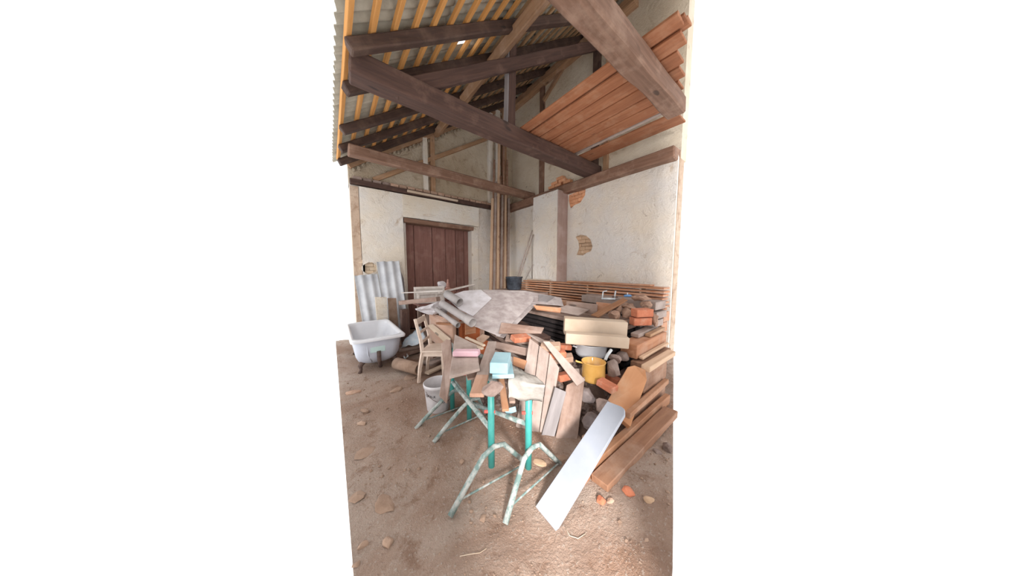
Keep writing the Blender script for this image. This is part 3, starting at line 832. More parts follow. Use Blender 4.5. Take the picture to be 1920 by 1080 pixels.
# heavy timbers carrying the black tub
for k in range(4):
    o = beam('heavy_timber', (3.74, 3.75, 0.13 + 0.255 * k), (3.74, 5.30, 0.13 + 0.255 * k), 0.42, 0.25, 'brown', rough=0.006); tag(o, 'heavy brown timber under the black tub, ' + ['lowest', 'second', 'third', 'uppermost'][k] + ' of the pile', 'timber', 'heavy timbers under the tub')
bt = V((3.80, 4.82, 1.02))
tb = empty('masonry_tub', bt, 'black rubber tub standing in the corner by the end of the orange boards', 'tub')
lathe('body', [(0, 0.0), (0.17, 0.0), (0.185, 0.02), (0.21, 0.30), (0.225, 0.31), (0.225, 0.335), (0.20, 0.335), (0.172, 0.03), (0, 0.03)], 'blacktub', bt, tb, 28)
for s in (-1, 1):
    tube('handle', [bt + V((s * 0.22, -0.05, 0.30)), bt + V((s * 0.255, 0, 0.29)), bt + V((s * 0.22, 0.05, 0.30))], 0.008, 'blacktub', tb, 6)
for i, (ub, vb, ut, vt) in enumerate(((970, 522, 998, 432), (974, 522, 1000, 440), (985, 520, 1000, 496))):
    a, b = at(ub, vb, 6.15 if i < 2 else 6.3), onx(ut, vt, 4.215)
    d = (b - a).normalized()
    if i == 2: a = V((a.x, a.y, 1.275))
    o = tube('stick', [a - d * (0.25 if i < 2 else 0), b], 0.013 if i < 2 else 0.007, 'grey', None, 7)
    tag(o, ('thin grey stick standing in the black tub against the pilaster, left of two', 'thin grey stick standing in the black tub against the pilaster, right of two', 'short thin rod propped between the orange stack and pilaster')[i], 'stick')

# black tarred boards
NB = 11
for k in range(NB):
    for c_ in range(3):
        z = 0.035 + 0.0745 * k
        y0 = 1.46 + 0.05 * math.sin(k * 2.1 + c_) + (0.10 if c_ == 0 else 0.0) + 0.016 * (k % 3); y1 = 3.55 + 0.08 * math.cos(k * 1.7 + c_)
        x = 2.93 + 0.255 * c_ + 0.018 * math.sin(k * 1.3 + c_)
        top = k == NB - 1
        o = beam('tarred_board', (x, y0, z), (x + 0.01 * math.sin(k), y1, z), 0.225, 0.045 if k % 2 else 0.052, 'brown' if top else 'black', rough=0.005, segs=6)
        side = ['on the open side', 'in the middle', 'on the wall side'][c_]
        tag(o, ('dusty brown board on top of' if top else 'black tarred board in') + ' the dark stack, ' + lay_n[NB - 1 - k] + ' layer ' + side, 'board', 'dark boards in the stack')
# grey boards at the near end of the wall stack
for k in range(8):
    o = beam('grey_board', (3.80, 1.34 + 0.02 * (k % 3), 0.08 + 0.135 * k), (3.80, 2.6, 0.08 + 0.135 * k), 0.36, 0.10 if k < 7 else 0.12, 'grey', rough=0.005)
    tag(o, 'thick pale grey board at the near end of the orange stack, ' + lay_n[7 - k] + ' of its pile', 'board', 'grey boards by the orange stack')

# things on the dark stack
ZT = 0.81
o = beam('plank', yz(at(1062, 573, 3.75)), yz(at(1120, 580, 3.45)), 0.022, 0.15, 'brown', rough=0.004, segs=4); tag(o, 'grey-brown plank set on edge on the dark stack', 'plank')
o = slab('plank', [at(1108, 590, 3.35), at(1122, 594, 3.25), at(1176, 562, 3.3), at(1168, 558, 3.4)], 0.02, 'warm'); tag(o, 'warm brown offcut propped slantwise on the dark stack', 'plank')
o = slab('plank', [at(1118, 566, 3.5), at(1146, 569, 3.4), at(1138, 585, 3.4), at(1116, 588, 3.45)], 0.02, 'orange'); tag(o, 'short orange-brown board standing behind the slanted offcut', 'plank')
o = slab('board', [at(1062, 572, 3.62), at(1105, 580, 3.5), at(1085, 590, 3.35), at(1035, 580, 3.45)], 0.02, 'grey'); tag(o, 'flat grey board lying on the dark stack beside the dusty sheets', 'board')
o = slab('board', [at(1000, 572, 3.5), at(1052, 577, 3.3), at(1050, 585, 3.25), at(1005, 579, 3.42)], 0.03, 'orange'); tag(o, 'bright orange batten showing below the dusty grey sheets', 'batten')
sk = [((1152, 592), 3.15, (0.10, 0.13, 0.07)), ((1175, 588), 3.2, (0.13, 0.12, 0.09)), ((1178, 570), 3.35, (0.15, 0.15, 0.06)), ((1200, 566), 3.35, (0.17, 0.14, 0.05)), ((1226, 600), 3.1, (0.10, 0.12, 0.10)), ((1158, 580), 3.3, (0.08, 0.08, 0.09)), ((1210, 572), 3.4, (0.14, 0.1, 0.07))]
sl = ['lowest on the left', 'folded open, in the middle', 'topmost left', 'topmost right', 'right of the two bricks', 'small, behind the slanted offcut', 'behind the two bricks']
for i, (q, t_, s) in enumerate(sk):
    p = at(q[0], q[1], t_)
    bm = bmesh.new(); rock_bm(bm, (0, 0, 0), [x * 0.8 for x in s], 3, 0.35)
    for v in bm.verts: v.co += V(noise.noise_vector(v.co * 14)) * 0.018
    o = mesh_obj('paper_sack', bm, 'sack', None, Matrix.Translation(p)); tag(o, 'crumpled brown paper sack on the dark stack, ' + sl[i], 'sack', 'paper sacks on the dark stack')
for i, (u, v, t_, a) in enumerate(((1201, 602, 3.02, 0.55), (1204, 586, 3.02, 0.62))):
    o = brick('brick', at(u, v, t_), -YAW + 0.12 + 0.1 * i, 'brick', (0.25, 0.12, 0.10)); tag(o, 'bright orange brick on the dark stack, ' + ('lower', 'upper')[i] + ' of the two', 'brick')
o = brick('brick', at(1160, 603, 3.12), -YAW + 0.1, 'dbrick', (0.2, 0.1, 0.045)); tag(o, 'flat grey dusty brick lying on the dark stack left of the two orange bricks', 'brick')
# clamps
cpos = at(1142, 560, 3.75)
cl = empty('clamp', cpos, 'pale steel screw clamp frame lying before the orange boards', 'clamp')
fx = RT
for a, b, r_ in (((-0.11, 0), (-0.10, 0.115), .011), ((-0.10, 0.115), (-0.04, 0.125), .009), ((-0.12, 0.0), (0.10, -0.005), .016), ((0.085, 0.0), (0.10, 0.125), .012)):
    tube('bar', [cpos + fx * a[0] + UP * a[1], cpos + fx * b[0] + UP * b[1]], r_, 'steel', cl, 8)
tube('screw', [cpos + fx * 0.05 + UP * 0.03, cpos + fx * 0.14 + UP * 0.028], 0.012, 'iron', cl, 8)
cp2 = at(1183, 556, 3.6)
cl = empty('clamp', cp2, 'small clamp with blue handle lying above the paper sacks', 'clamp')
tube('bar', [cp2 - RT * 0.06, cp2 - RT * 0.055 + UP * 0.06], 0.008, 'steel', cl, 8)
tube('bar', [cp2 - RT * 0.06, cp2 + RT * 0.10 + UP * 0.01], 0.008, 'steel', cl, 8)
lathe('handle', [(0, 0), (0.014, 0.0), (0.02, 0.03), (0.018, 0.09), (0.01, 0.11), (0, 0.112)], 'bluep', cp2 + RT * 0.0 + UP * 0.012, cl, 10, Matrix.Rotation(math.pi / 2, 4, RT.cross(UP)))

# ---- plank pile and dusty sheets in the middle -------------------------------------------------
for k in range(9):
    o = beam('pile_plank', (2.20 + 0.03 * math.sin(k * 2), 2.25 + 0.05 * math.cos(k * 3), 0.05 + 0.066 * k), (2.35 + 0.05 * math.sin(k), 3.75, 0.05 + 0.085 * k), 0.50 - 0.02 * (k % 3), 0.055, ('brown', 'grey', 'beam')[k % 3], rough=0.006, segs=4)
    tag(o, 'dusty wide plank in the pile under the grey sheets, ' + lay_n[8 - k] + ' from above', 'plank', 'planks under the grey sheets')
q0, q1, q2 = at(937, 630, 2.88), at(870, 603, 3.08), at(950, 549, 4.1)
sn = (q1 - q0).cross(q2 - q0).normalized(); sn = sn if sn.z > 0 else -sn
def sheet(px, off, mat, lab, th=0.012, name='dusty_sheet'):
    o = slab(name, [hit(u, v, sn, sn.dot(q0) + off) for u, v in px], th, mat); return tag(o, lab, 'sheet')
sheet([(905, 543), (985, 545), (1052, 558), (1057, 573), (1000, 568), (925, 560)], -0.034, 'felt', 'dusty grey sheet with folded corner at the back of the pile near the orange boards')
sheet([(990, 566), (1006, 570), (944, 634), (928, 630)], -0.016, 'felt', 'narrow edge of a lower grey sheet showing beside the large one')
sheet([(937, 630), (870, 603), (880, 570), (905, 546), (950, 549), (1002, 556), (998, 567)], 0.0, 'felt', 'large dusty grey sheet sloping over the middle of the pile')
sheet([(836, 556), (870, 545), (902, 543), (922, 559), (887, 592), (862, 580)], 0.016, 'felt2', 'whitish dusty sheet lying on the large grey sheet beside the pipes')
sheet([(1010, 552), (1040, 556), (1026, 566), (1010, 564)], -0.018, 'bluegrey', 'small bluish grey sheet on the folded corner of the back sheet', 0.01, 'grey_flap')

# pipes on the desk
def pipe(a, b, r, lab, extra=0.0, th=0.008):
    o = hollow('pipe', a, b, r, th, 'pvc', None, 20, extra); return tag(o, lab, 'pipe', 'grey pipes on the pile')
pipe(at(829, 569, 3.55), at(886, 605, 2.98), 0.052, 'thick grey plastic pipe with socket end lying on the dusty sheets', 0.008)
pipe(at(818, 580, 3.5), at(859, 610, 3.05), 0.033, 'thin grey plastic pipe lying beside the thick one', 0.004, 0.006)
pipe(at(862, 572, 3.42), at(838, 556, 3.62), 0.062, 'short grey pipe end above the thick grey pipe', 0.0)

# ---- desk -------------------------------------------------
dx0, dx1, dy0, dy1, dz = 1.38, 1.93, 3.22, 4.25, 0.755
dk = empty('desk', ((dx0 + dx1) / 2, (dy0 + dy1) / 2, 0), 'old tan desk with red-brown inside buried under the grey pipes', 'desk')
beam('top', ((dx0 + dx1) / 2, dy0 - 0.02, dz), ((dx0 + dx1) / 2, dy1, dz), dx1 - dx0 + 0.03, 0.03, 'desk', parent=dk)
beam('side_panel', (dx0 + 0.012, dy0 + .02, 0.53), (dx0 + 0.012, dy1, 0.53), 0.024, 0.51, 'desk', parent=dk)
beam('side_panel', (dx1 - 0.012, dy0, 0.53), (dx1 - 0.012, dy1, 0.53), 0.024, 0.51, 'desk', parent=dk)
for x in (dx0 + 0.035, dx1 - 0.035):
    for y in (dy0 + 0.035, dy1 - 0.035): beam('leg', (x, y, 0.0), (x, y, dz - 0.015), 0.055, 0.055, 'desk', parent=dk)
beam('inner_panel', (dx0 + 0.13, dy0 + 0.06, 0.54), (dx1 - 0.03, dy0 + 0.06, 0.54), 0.02, 0.44, 'red', parent=dk, up=(0, 0, 1))['label'] = 'red-brown inner panel'
beam('drawer_front', (dx0 + 0.20, dy0 - 0.01, 0.66), (dx0 + 0.38, dy0 - 0.01, 0.66), 0.022, 0.21, 'orange', parent=dk)
beam('rail', (dx0 + 0.06, dy0 + 0.02, 0.36), (dx1 - 0.06, dy0 + 0.02, 0.36), 0.03, 0.06, 'red', parent=dk)
beam('divider', (dx0 + 0.15, dy0 + 0.03, 0.34), (dx0 + 0.15, dy0 + 0.03, 0.785), 0.05, 0.025, 'red', parent=dk, up=(0, 1, 0))
for i, (u, v, t_, s, mt, lab) in enumerate(((812, 574, 3.95, (0.20, 0.26, 0.09), 'felt2', 'pale crumbling cement bag lying on the desk'), (805, 569, 4.15, (0.10, 0.10, 0.08), 'felt2', 'small pale lump behind the cement bag on the desk'), (830, 577, 3.8, (0.09, 0.08, 0.07), 'bluegrey', 'bluish lump between cement bag and thin grey pipe'))):
    bm = bmesh.new(); rock_bm(bm, (0, 0, 0), s, 3, 0.3)
    for v_ in bm.verts: v_.co += V(noise.noise_vector(v_.co * 20)) * 0.015
    o = mesh_obj('cement_bag' if i == 0 else 'cement_lump', bm, mt, None, Matrix.Translation(drop(at(u, v, t_), dz + 0.015 + s[2] * 0.7))); tag(o, lab, 'bag' if i == 0 else 'lump')
o = beam('offcut', at(820, 606, 3.62), at(852, 608, 3.38), 0.05, 0.035, 'warm', rough=0.004); tag(o, 'short ochre offcut lying on the front edge of the desk', 'offcut')
for i, (q0, q1, lab) in enumerate((((858, 634, 2.85), (905, 654, 2.45), 'yellowish lath on the pile behind the trestles, left of two'), ((874, 633, 2.85), (908, 648, 2.5), 'yellowish lath on the pile behind the trestles, right of two'))):
    o = beam('lath', at(*q0), at(*q1), 0.035, 0.022, 'pale', rough=0.002); tag(o, lab, 'lath')
o = slab('tile', [at(893, 634, 2.85), at(905, 626, 2.95), at(918, 630, 2.9), at(902, 644, 2.72)], 0.02, 'stone'); tag(o, 'pale broken tile below the lower corner of the large grey sheet', 'tile')
o = slab('red_panel', [at(905, 636, 2.9), at(920, 640, 2.85), at(908, 676, 2.6), at(896, 668, 2.65)], 0.02, 'red'); tag(o, 'dark orange panel standing behind the narrow trestle plank', 'panel')

# ---- bench with odds and ends before the door -------------------------------------------------
BZ = 0.90
bn = empty('bench', (2.05, 5.0, 0), 'rough brown bench before the door, loaded with white frames', 'bench')
for k in range(3): beam('bench_board', (1.28, 4.62 + 0.27 * k, BZ - 0.025), (2.85, 4.62 + 0.27 * k, BZ - 0.025), 0.26, 0.045, 'door', parent=bn, rough=0.004)
for x in (1.48, 2.7):
    for y in (4.60, 5.2): beam('leg', (x, y, 0), (x, y, BZ - 0.05), 0.07, 0.07, 'brown', parent=bn)
def framed(name, c, wd, h, rz, tilt, lab, rows=1):
    root = empty(name, c, lab, 'frame')
    m = Matrix.Translation(V(c)) @ Matrix.Rotation(rz, 4, 'Z') @ Matrix.Rotation(tilt, 4, 'X')
    def piece(nm, x, z, w_, h_, d, y=0):
        bm = bmesh.new(); bx(bm, (x, y, z), (w_, d, h_)); bmesh.ops.bevel(bm, geom=bm.edges[:], offset=0.004, segments=1, affect='EDGES')
        mesh_obj(nm, bm, 'pale_white', root, m)
    piece('panel', 0, h / 2, wd - 0.06, h - 0.06, 0.012, 0.01)
    piece('rail', 0, 0.025, wd, 0.05, 0.035); piece('rail', 0, h - 0.025, wd, 0.05, 0.035)
    piece('stile', -wd / 2 + 0.025, h / 2, 0.05, h - 0.1, 0.035); piece('stile', wd / 2 - 0.025, h / 2, 0.05, h - 0.1, 0.035)
    if rows > 1: piece('mullion', wd * 0.22, h / 2, 0.04, h - 0.1, 0.03)
    return root
M['pale_white'] = plain('old_white_paint', (206, 198, 192), (184, 172, 164), 8, 0.6)
framed('cupboard_front', drop(at(808, 566, 4.5), BZ), 0.50, 0.21, -0.25, -0.15, 'white framed cupboard front standing before the door, lower and nearer one', 2)
framed('cupboard_front', drop(at(806, 553, 4.72), BZ), 0.58, 0.30, -0.2, -0.1, 'white framed cupboard front standing before the door, upper and farther one')
o = beam('lath', at(755, 554, 4.75), at(830, 551, 4.30), 0.03, 0.02, 'pale_white'); tag(o, 'thin white lath laid level before the white cupboard fronts', 'lath')
o = beam('white_pole', at(823, 551, 4.3), at(889, 535, 4.75), 0.05, 0.03, 'pale_white'); tag(o, 'white painted batten slanting up above the whitish dusty sheet', 'batten')
o = beam('timber', at(752, 578, 4.42), at(822, 572, 4.02), 0.10, 0.075, 'brown', rough=0.005, segs=5); tag(o, 'squared pale brown timber lying level behind the desk', 'timber')
tp = at(766, 577, 4.33)
o = beam('stump', (tp.x - .03, tp.y, 0), (tp.x - .03, tp.y, tp.z - 0.045), 0.14, 0.14, 'beam', rough=0.01); tag(o, 'short upright timber stump under the level brown timber', 'stump')
sp = drop(at(840, 545, 4.95), BZ); sv = empty('samovar_top', sp, 'dull red-brown metal urn with a turned finial before the door', 'urn')
lathe('body', [(0, 0), (0.09, 0), (0.10, 0.03), (0.125, 0.10), (0.13, 0.19), (0.12, 0.215), (0, 0.215)], 'samovar', sp, sv, 24)
lathe('lid', [(0.0, 0.21), (0.15, 0.21), (0.155, 0.222), (0.10, 0.245), (0.05, 0.255), (0.035, 0.285), (0.045, 0.30), (0.032, 0.315), (0.03, 0.34), (0.038, 0.352), (0.022, 0.37), (0.018, 0.40), (0.024, 0.415), (0.010, 0.44), (0, 0.445)], 'samovar', sp, sv, 24)
hc = sp + V((0.21, 0.03, 0.20))
tube('handle', [hc + V((0.055 * math.cos(a), 0, 0.055 * math.sin(a))) for a in [0.5 + i * 5.0 / 12 for i in range(13)]], 0.013, 'samovar', sv, 8)
tube('spout', [sp + V((0.11, 0.02, 0.14)), hc + V((-0.05, 0, -0.03))], 0.014, 'samovar', sv, 8)
bm = bmesh.new(); rock_bm(bm, (0, 0, 0), (0.13, 0.12, 0.09), 3, 0.2)
o = mesh_obj('bowl_lump', bm, 'felt2', None, Matrix.Translation(drop(at(827, 541, 5.05), BZ + 0.25)), True); tag(o, 'rounded whitish bundle beside the red-brown urn', 'bundle')
o = beam('box', (1.62, 5.03, BZ + 0.085), (1.95, 5.03, BZ + 0.085), 0.2, 0.165, 'pale_white'); tag(o, 'white wooden box under the whitish bundle', 'box')

# ---- floor clutter between tub and chair -------------------------------------------------
def flat(name, a, b, wd, th, mat, z, lab, cat='board', dz=0.0):
    p, q = onz(*a, z), onz(*b, z)
    o = beam(name, (p.x, p.y, z + th / 2), (q.x, q.y, z + th / 2 + dz), wd, th, mat, rough=0.004, segs=4)
    return tag(o, lab, cat)
flat('board', (742, 668), (800, 651), 0.20, 0.06, 'brown', 0.04, 'thick dusty board on the floor beside the bathtub')
flat('board', (748, 657), (842, 640), 0.14, 0.05, 'grey', 0.10, 'pale grey board lying behind the chair on the thick dusty board')
flat('board', (752, 690), (846, 672), 0.10, 0.035, 'grey', 0.02, 'long pale board on the floor passing behind the chair legs')
flat('board', (800, 702), (852, 678), 0.09, 0.03, 'pale', 0.03, 'light board on the floor behind the bucket, frontmost')
flat('board', (805, 686), (850, 664), 0.10, 0.03, 'grey', 0.07, 'greyish board on the floor behind the bucket, middle one')
flat('board', (806, 672), (850, 650), 0.12, 0.04, 'brown', 0.13, 'brownish board behind the chair seat, rearmost of the low pile')
o = hollow('drain_pipe', onz(744, 681, 0.09), onz(786, 692, 0.09), 0.085, 0.015, 'stone', None, 22); tag(o, 'short stoneware drain pipe lying between bathtub and chair', 'pipe')
o = slab('board', [at(800, 614, 4.0), at(812, 612, 3.95), at(845, 640, 3.35), at(838, 652, 3.3)], 0.025, 'pale'); tag(o, 'pale board leaning on the desk behind the chair', 'board')
o = cloth('plastic_film', [[at(758, 640, 4.35), at(775, 626, 4.5), at(790, 616, 4.7)], [at(756, 648, 4.2), at(776, 640, 4.25), at(795, 632, 4.3)], [at(752, 655, 4.1), at(775, 652, 4.1), at(797, 642, 4.15)]], 'film', 14, 0.03, 0.004, 4); tag(o, 'crumpled bluish plastic film on the floor right of the bathtub', 'film')
o = tube('tap', [onz(757, 668, 0.13), onz(760, 672, 0.16), onz(765, 668, 0.15), onz(763, 664, 0.13)], 0.012, 'steel', None, 8); tag(o, 'small bent metal fitting on the thick dusty board', 'fitting')

# ---- boarded hatch and boards leaning on the rubble -------------------------------------------------
hb = empty('boarded_hatch', onz(1003, 818), 'grey boarded hatch with slanting brace leaning behind the trestle', 'hatch')
slab('plank', [at(993, 634, 2.45), at(1010.5, 647, 2.43), at(990, 812, 2.14), at(967, 800, 2.17)], 0.022, 'grey', hb)
slab('plank', [at(1011.5, 648, 2.43), at(1030, 662, 2.41), at(1009, 822, 2.10), at(991, 813, 2.13)], 0.022, 'grey', hb)
slab('plank', [at(1031, 663, 2.41), at(1049, 690, 2.36), at(1024, 830, 2.08), at(1010, 823, 2.10)], 0.022, 'grey', hb)
slab('brace', [at(1018, 640, 2.42), at(1030, 640, 2.42), at(1098, 713, 2.25), at(1082, 724, 2.23)], 0.025, 'grey', hb)
o = slab('board', [at(1041, 726, 2.2), at(1062, 735, 2.2), at(1039, 822, 2.06), at(1032, 842, 2.03), at(1014, 822, 2.07)], 0.02, 'bluegrey'); tag(o, 'bluish grey board with pointed foot leaning before the boarded hatch', 'board')
o = slab('board', [at(1063, 722, 2.25), at(1097, 706, 2.32), at(1084, 815, 2.06), at(1075, 848, 2.0), at(1040, 830, 2.03)], 0.02, 'brown'); tag(o, 'wide brownish board leaning right of the bluish one', 'board')
o = slab('board', [at(1060, 690, 2.45), at(1096, 690, 2.5), at(1096, 712, 2.4), at(1056, 730, 2.35)], 0.02, 'grey'); tag(o, 'grey board behind the slanting brace of the hatch', 'board')
for i, (q, mt, lab) in enumerate((
        ([(930, 640, 2.75), (1000, 655, 2.6), (998, 668, 2.5), (925, 650, 2.65)], 'brown', 'reddish grey plank in the heap behind the blue foam, upper one'),
        ([(925, 655, 2.6), (990, 680, 2.4), (985, 690, 2.35), (930, 672, 2.5)], 'grey', 'greyish plank in the heap behind the blue foam, middle one'),
        ([(962, 668, 2.35), (988, 676, 2.3), (982, 692, 2.25), (962, 684, 2.3)], 'warm', 'short orange-brown board behind the blue foam'),
        ([(948, 626, 2.9), (1040, 640, 2.8), (1032, 650, 2.7), (945, 638, 2.8)], 'brown', 'thin brown plank below the dark stack and large grey sheet'),
        ([(985, 622, 2.95), (1010, 632, 2.9), (1050, 652, 2.75), (1028, 650, 2.72)], 'grey', 'broken grey board at the top of the boarded hatch'),
        ([(940, 612, 3.05), (1020, 622, 2.95), (1015, 632, 2.85), (935, 632, 2.9)], 'dusty', 'dusty board behind the broken grey one under the sheet edge'))):
    if mt == 'dusty': mt = 'brown'
    o = slab('plank', [at(*p) for p in q], 0.022, mt); tag(o, lab, 'plank')

# ---- rubble heap -------------------------------------------------
# bricks and stones in the heap
hb_ = [(1042, 664, 2.62, 0.1, 'brick', 'orange brick on the rubble left of the white pot, front one'), (1032, 650, 2.75, -0.3, 'dbrick', 'dusty brick on the rubble behind the orange one, upper left'), (1054, 650, 2.74, 0.1, 'brick', 'orange brick on the rubble touching the white pot'),
       (1138, 722, 2.3, -0.9, 'brick', 'orange brick leaning by the brown plank below the yellow pot, front one'), (1150, 712, 2.4, -1.0, 'brick', 'orange brick behind the leaning one, beside the brown plank'), (1054, 705, 2.4, 0.4, 'brick', 'broken orange brick seen under the slanting brace'),
       (976, 634, 2.85, 0.5, 'brick', 'orange brick fragment at the left top of the boarded hatch'), (1056, 672, 2.6, -0.1, 'dbrick', 'dusty brick under the orange bricks left of the white pot')]
for u, v, t_, a, mt, lab in hb_:
    o = brick('brick', at(u, v, t_), -YAW + a, mt, (0.17, 0.11, 0.065) if u > 1100 else (0.22, 0.12, 0.065), (R.uniform(-.2, .2), R.uniform(-.2, .2))); tag(o, lab, 'brick')
gb = [(1107, 790, 2.05, (0.11, 0.09, 0.08), 'greysack', 'grey cement bag remnant on the rubble right of the brown board'), (1130, 760, 2.1, (0.10, 0.09, 0.07), 'rub', 'grey stone on the rubble below the orange bricks'), (1100, 740, 2.25, (0.10, 0.08, 0.07), 'greysack', 'grey bag lump between brown board and yellow pot'),
      (1105, 822, 1.95, (0.08, 0.07, 0.05), 'dbrick', 'dusty stone at the foot of the rubble heap by the white board'), (1150, 690, 2.36, (0.09, 0.09, 0.09), 'rub', 'dark stone right of the yellow pot'), (1156, 672, 2.46, (0.09, 0.08, 0.06), 'rub', 'stone under the right end of the cream blocks'), (1168, 668, 2.6, (0.08, 0.08, 0.06), 'rub', 'stone behind the hexagonal timber end')]
for u, v, t_, s, mt, lab in gb:
    o = rock('stone', at(u, v, t_), s, mt, 2, 0.25); tag(o, lab, 'stone')
o = tube('metal_bracket', [at(1145, 657, 2.5), at(1137, 668, 2.45), at(1134, 676, 2.42)], 0.018, 'steel', None, 6); tag(o, 'short pale metal fitting right of the white pot', 'fitting')

# pots and cream blocks
yp = at(1112, 713, 2.42); ypt = empty('yellow_pot', yp, 'yellow enamel pot on the rubble in front of the white pot', 'pot')
lathe('body', [(0, 0), (0.095, 0), (0.115, 0.015), (0.12, 0.04), (0.12, 0.205), (0.126, 0.21), (0.12, 0.213), (0.115, 0.205), (0.11, 0.03), (0, 0.02)], 'yellow', yp, ypt, 32)
tube('handle', [yp + RT * -0.11 + UP * 0.19, yp + RT * -0.17 + UP * 0.205 + FW * 0.0, yp + RT * -0.19 + UP * 0.215], 0.010, 'yellow', ypt, 8)
wpz = at(1107, 667, 2.80); wpt = empty('white_pot', wpz, 'large white enamel pot under the cream blocks', 'pot')
lathe('body', [(0, 0), (0.13, 0), (0.17, 0.02), (0.182, 0.06), (0.186, 0.165), (0.194, 0.17), (0.186, 0.174), (0.178, 0.165), (0.165, 0.03), (0, 0.02)], 'enamel', wpz, wpt, 36)
for s in (-1, 1): tube('handle', [wpz + RT * s * 0.18 + UP * .12 - FW * .04, wpz + RT * s * 0.215 + UP * .12, wpz + RT * s * 0.18 + UP * .12 + FW * .04], 0.008, 'enamel', wpt, 8)
zb = wpz.z + 0.178
e = (at(1178, 630, 2.62) - at(1062, 626, 2.72)); e.z = -0.025; e.normalize()
cA = (at(1062, 640, 2.68) + at(1177, 645, 2.61)) / 2
hA = 0.125
o = mesh_obj('cream_block', board_bm(0.69, 0.13, hA, 2, 0.002, 0.006), 'cream', None, mat4(drop(cA, zb + hA / 2) + FW * 0.03, *frame(e, (0, 0, 1)))); tag(o, 'cream coloured block lying on the white pot, the lower front one', 'block')
cB = (at(1057, 612, 2.86) + at(1180, 618, 2.76)) / 2
o = mesh_obj('cream_block', board_bm(0.735, 0.17, 0.20, 2, 0.002, 0.006), 'cream', None, mat4(drop(cB, zb + 0.16) + FW * 0.07, *frame(e, (0, 0, 1)))); tag(o, 'taller cream coloured block behind and above the lower one', 'block')

# ---- timbers on the right -------------------------------------------------
def tim(name, a, b, wd, th, mat, lab, up=(0, 0, 1), cat='timber', rough=0.005):
    o = beam(name, a, b, wd, th, mat, up=up, rough=rough, segs=6, bev=0.006); return tag(o, lab, cat, 'long timbers on the right')
tim('timber', (1.43, 0.845, 0.035), (2.80, 0.855, 0.04), 0.13, 0.07, 'warm2', 'dusty brown timber lying lowest on the floor, frontmost of the long timbers')
tim('timber', (1.36, 0.945, 0.055), (3.02, 0.965, 0.06), 0.055, 0.11, 'warm', 'narrow light timber lying behind the frontmost floor timber')
tim('wide_board', (2.14, 1.01, 0.13), (3.1, 1.03, 0.14), 0.03, 0.22, 'warm2', 'wide dusty board on edge between the light timbers', cat='board')
tim('timber', (2.06, 0.955, 0.245), (2.98, 0.975, 0.27), 0.05, 0.05, 'warm', 'slim light batten resting against the wide dusty board', cat='batten')
tim('wide_board', (2.58, 1.05, 0.33), (3.25, 1.065, 0.34), 0.03, 0.26, 'warm2', 'second wide dusty board on edge, above the first', cat='board')
tim('timber', (2.56, 1.03, 0.495), (3.35, 1.05, 0.485), 0.09, 0.06, 'palebrown', 'pale timber ending at the top of the painted brown plank')
tim('timber', (2.45, 1.25, 0.19), (3.5, 1.26, 0.19), 0.17, 0.36, 'beam', 'dark heavy timber under the pale ones')
tim('timber', (2.66, 1.16, 0.455), (3.5, 1.18, 0.455), 0.15, 0.12, 'warm2', 'brown timber between the pale one and the orange cut end')
tim('timber', (2.68, 1.27, 0.62), (3.56, 1.28, 0.63), 0.19, 0.16, 'orange', 'thick timber with light orange cut end beside the cream blocks')
tim('timber', (2.72, 1.15, 0.555), (3.5, 1.16, 0.57), 0.05, 0.03, 'palebrown', 'pale lath lying in front of the timber with the orange cut end', cat='lath')
tim('timber', (2.95, 1.33, 0.725), (3.56, 1.34, 0.74), 0.10, 0.05, 'grey', 'greyish batten on top of the long timbers, left of two', cat='batten')
tim('timber', (3.1, 1.24, 0.725), (3.56, 1.24, 0.745), 0.07, 0.04, 'tan', 'tan batten on top of the long timbers, right of two', cat='batten')
# brown beam and white board leaning on the timbers
o = slab('painted_plank', [at(1177, 688, 2.42), at(1190, 685, 2.44), at(1210, 693, 2.36), at(1213, 712, 2.30), at(1182, 800, 1.97), at(1134, 760, 2.1)], 0.06, 'paint'); tag(o, 'broad warm brown painted plank sloping down under the white board', 'plank')
wb = [onz(1004, 949, .012), onz(1041, 994, .012)]
wn = (wb[1] - wb[0]).cross(at(1138, 752, 1.93) - wb[0]); wn.normalize()
wb += [hit(q[0], q[1], wn, wn.dot(wb[0])) for q in ((1171, 777), (1171, 767), (1165, 762), (1139, 752))]
o = slab('white_board', wb, 0.03, 'whitep'); tag(o, 'long white lacquered board leaning from the floor onto the brown painted plank', 'board')

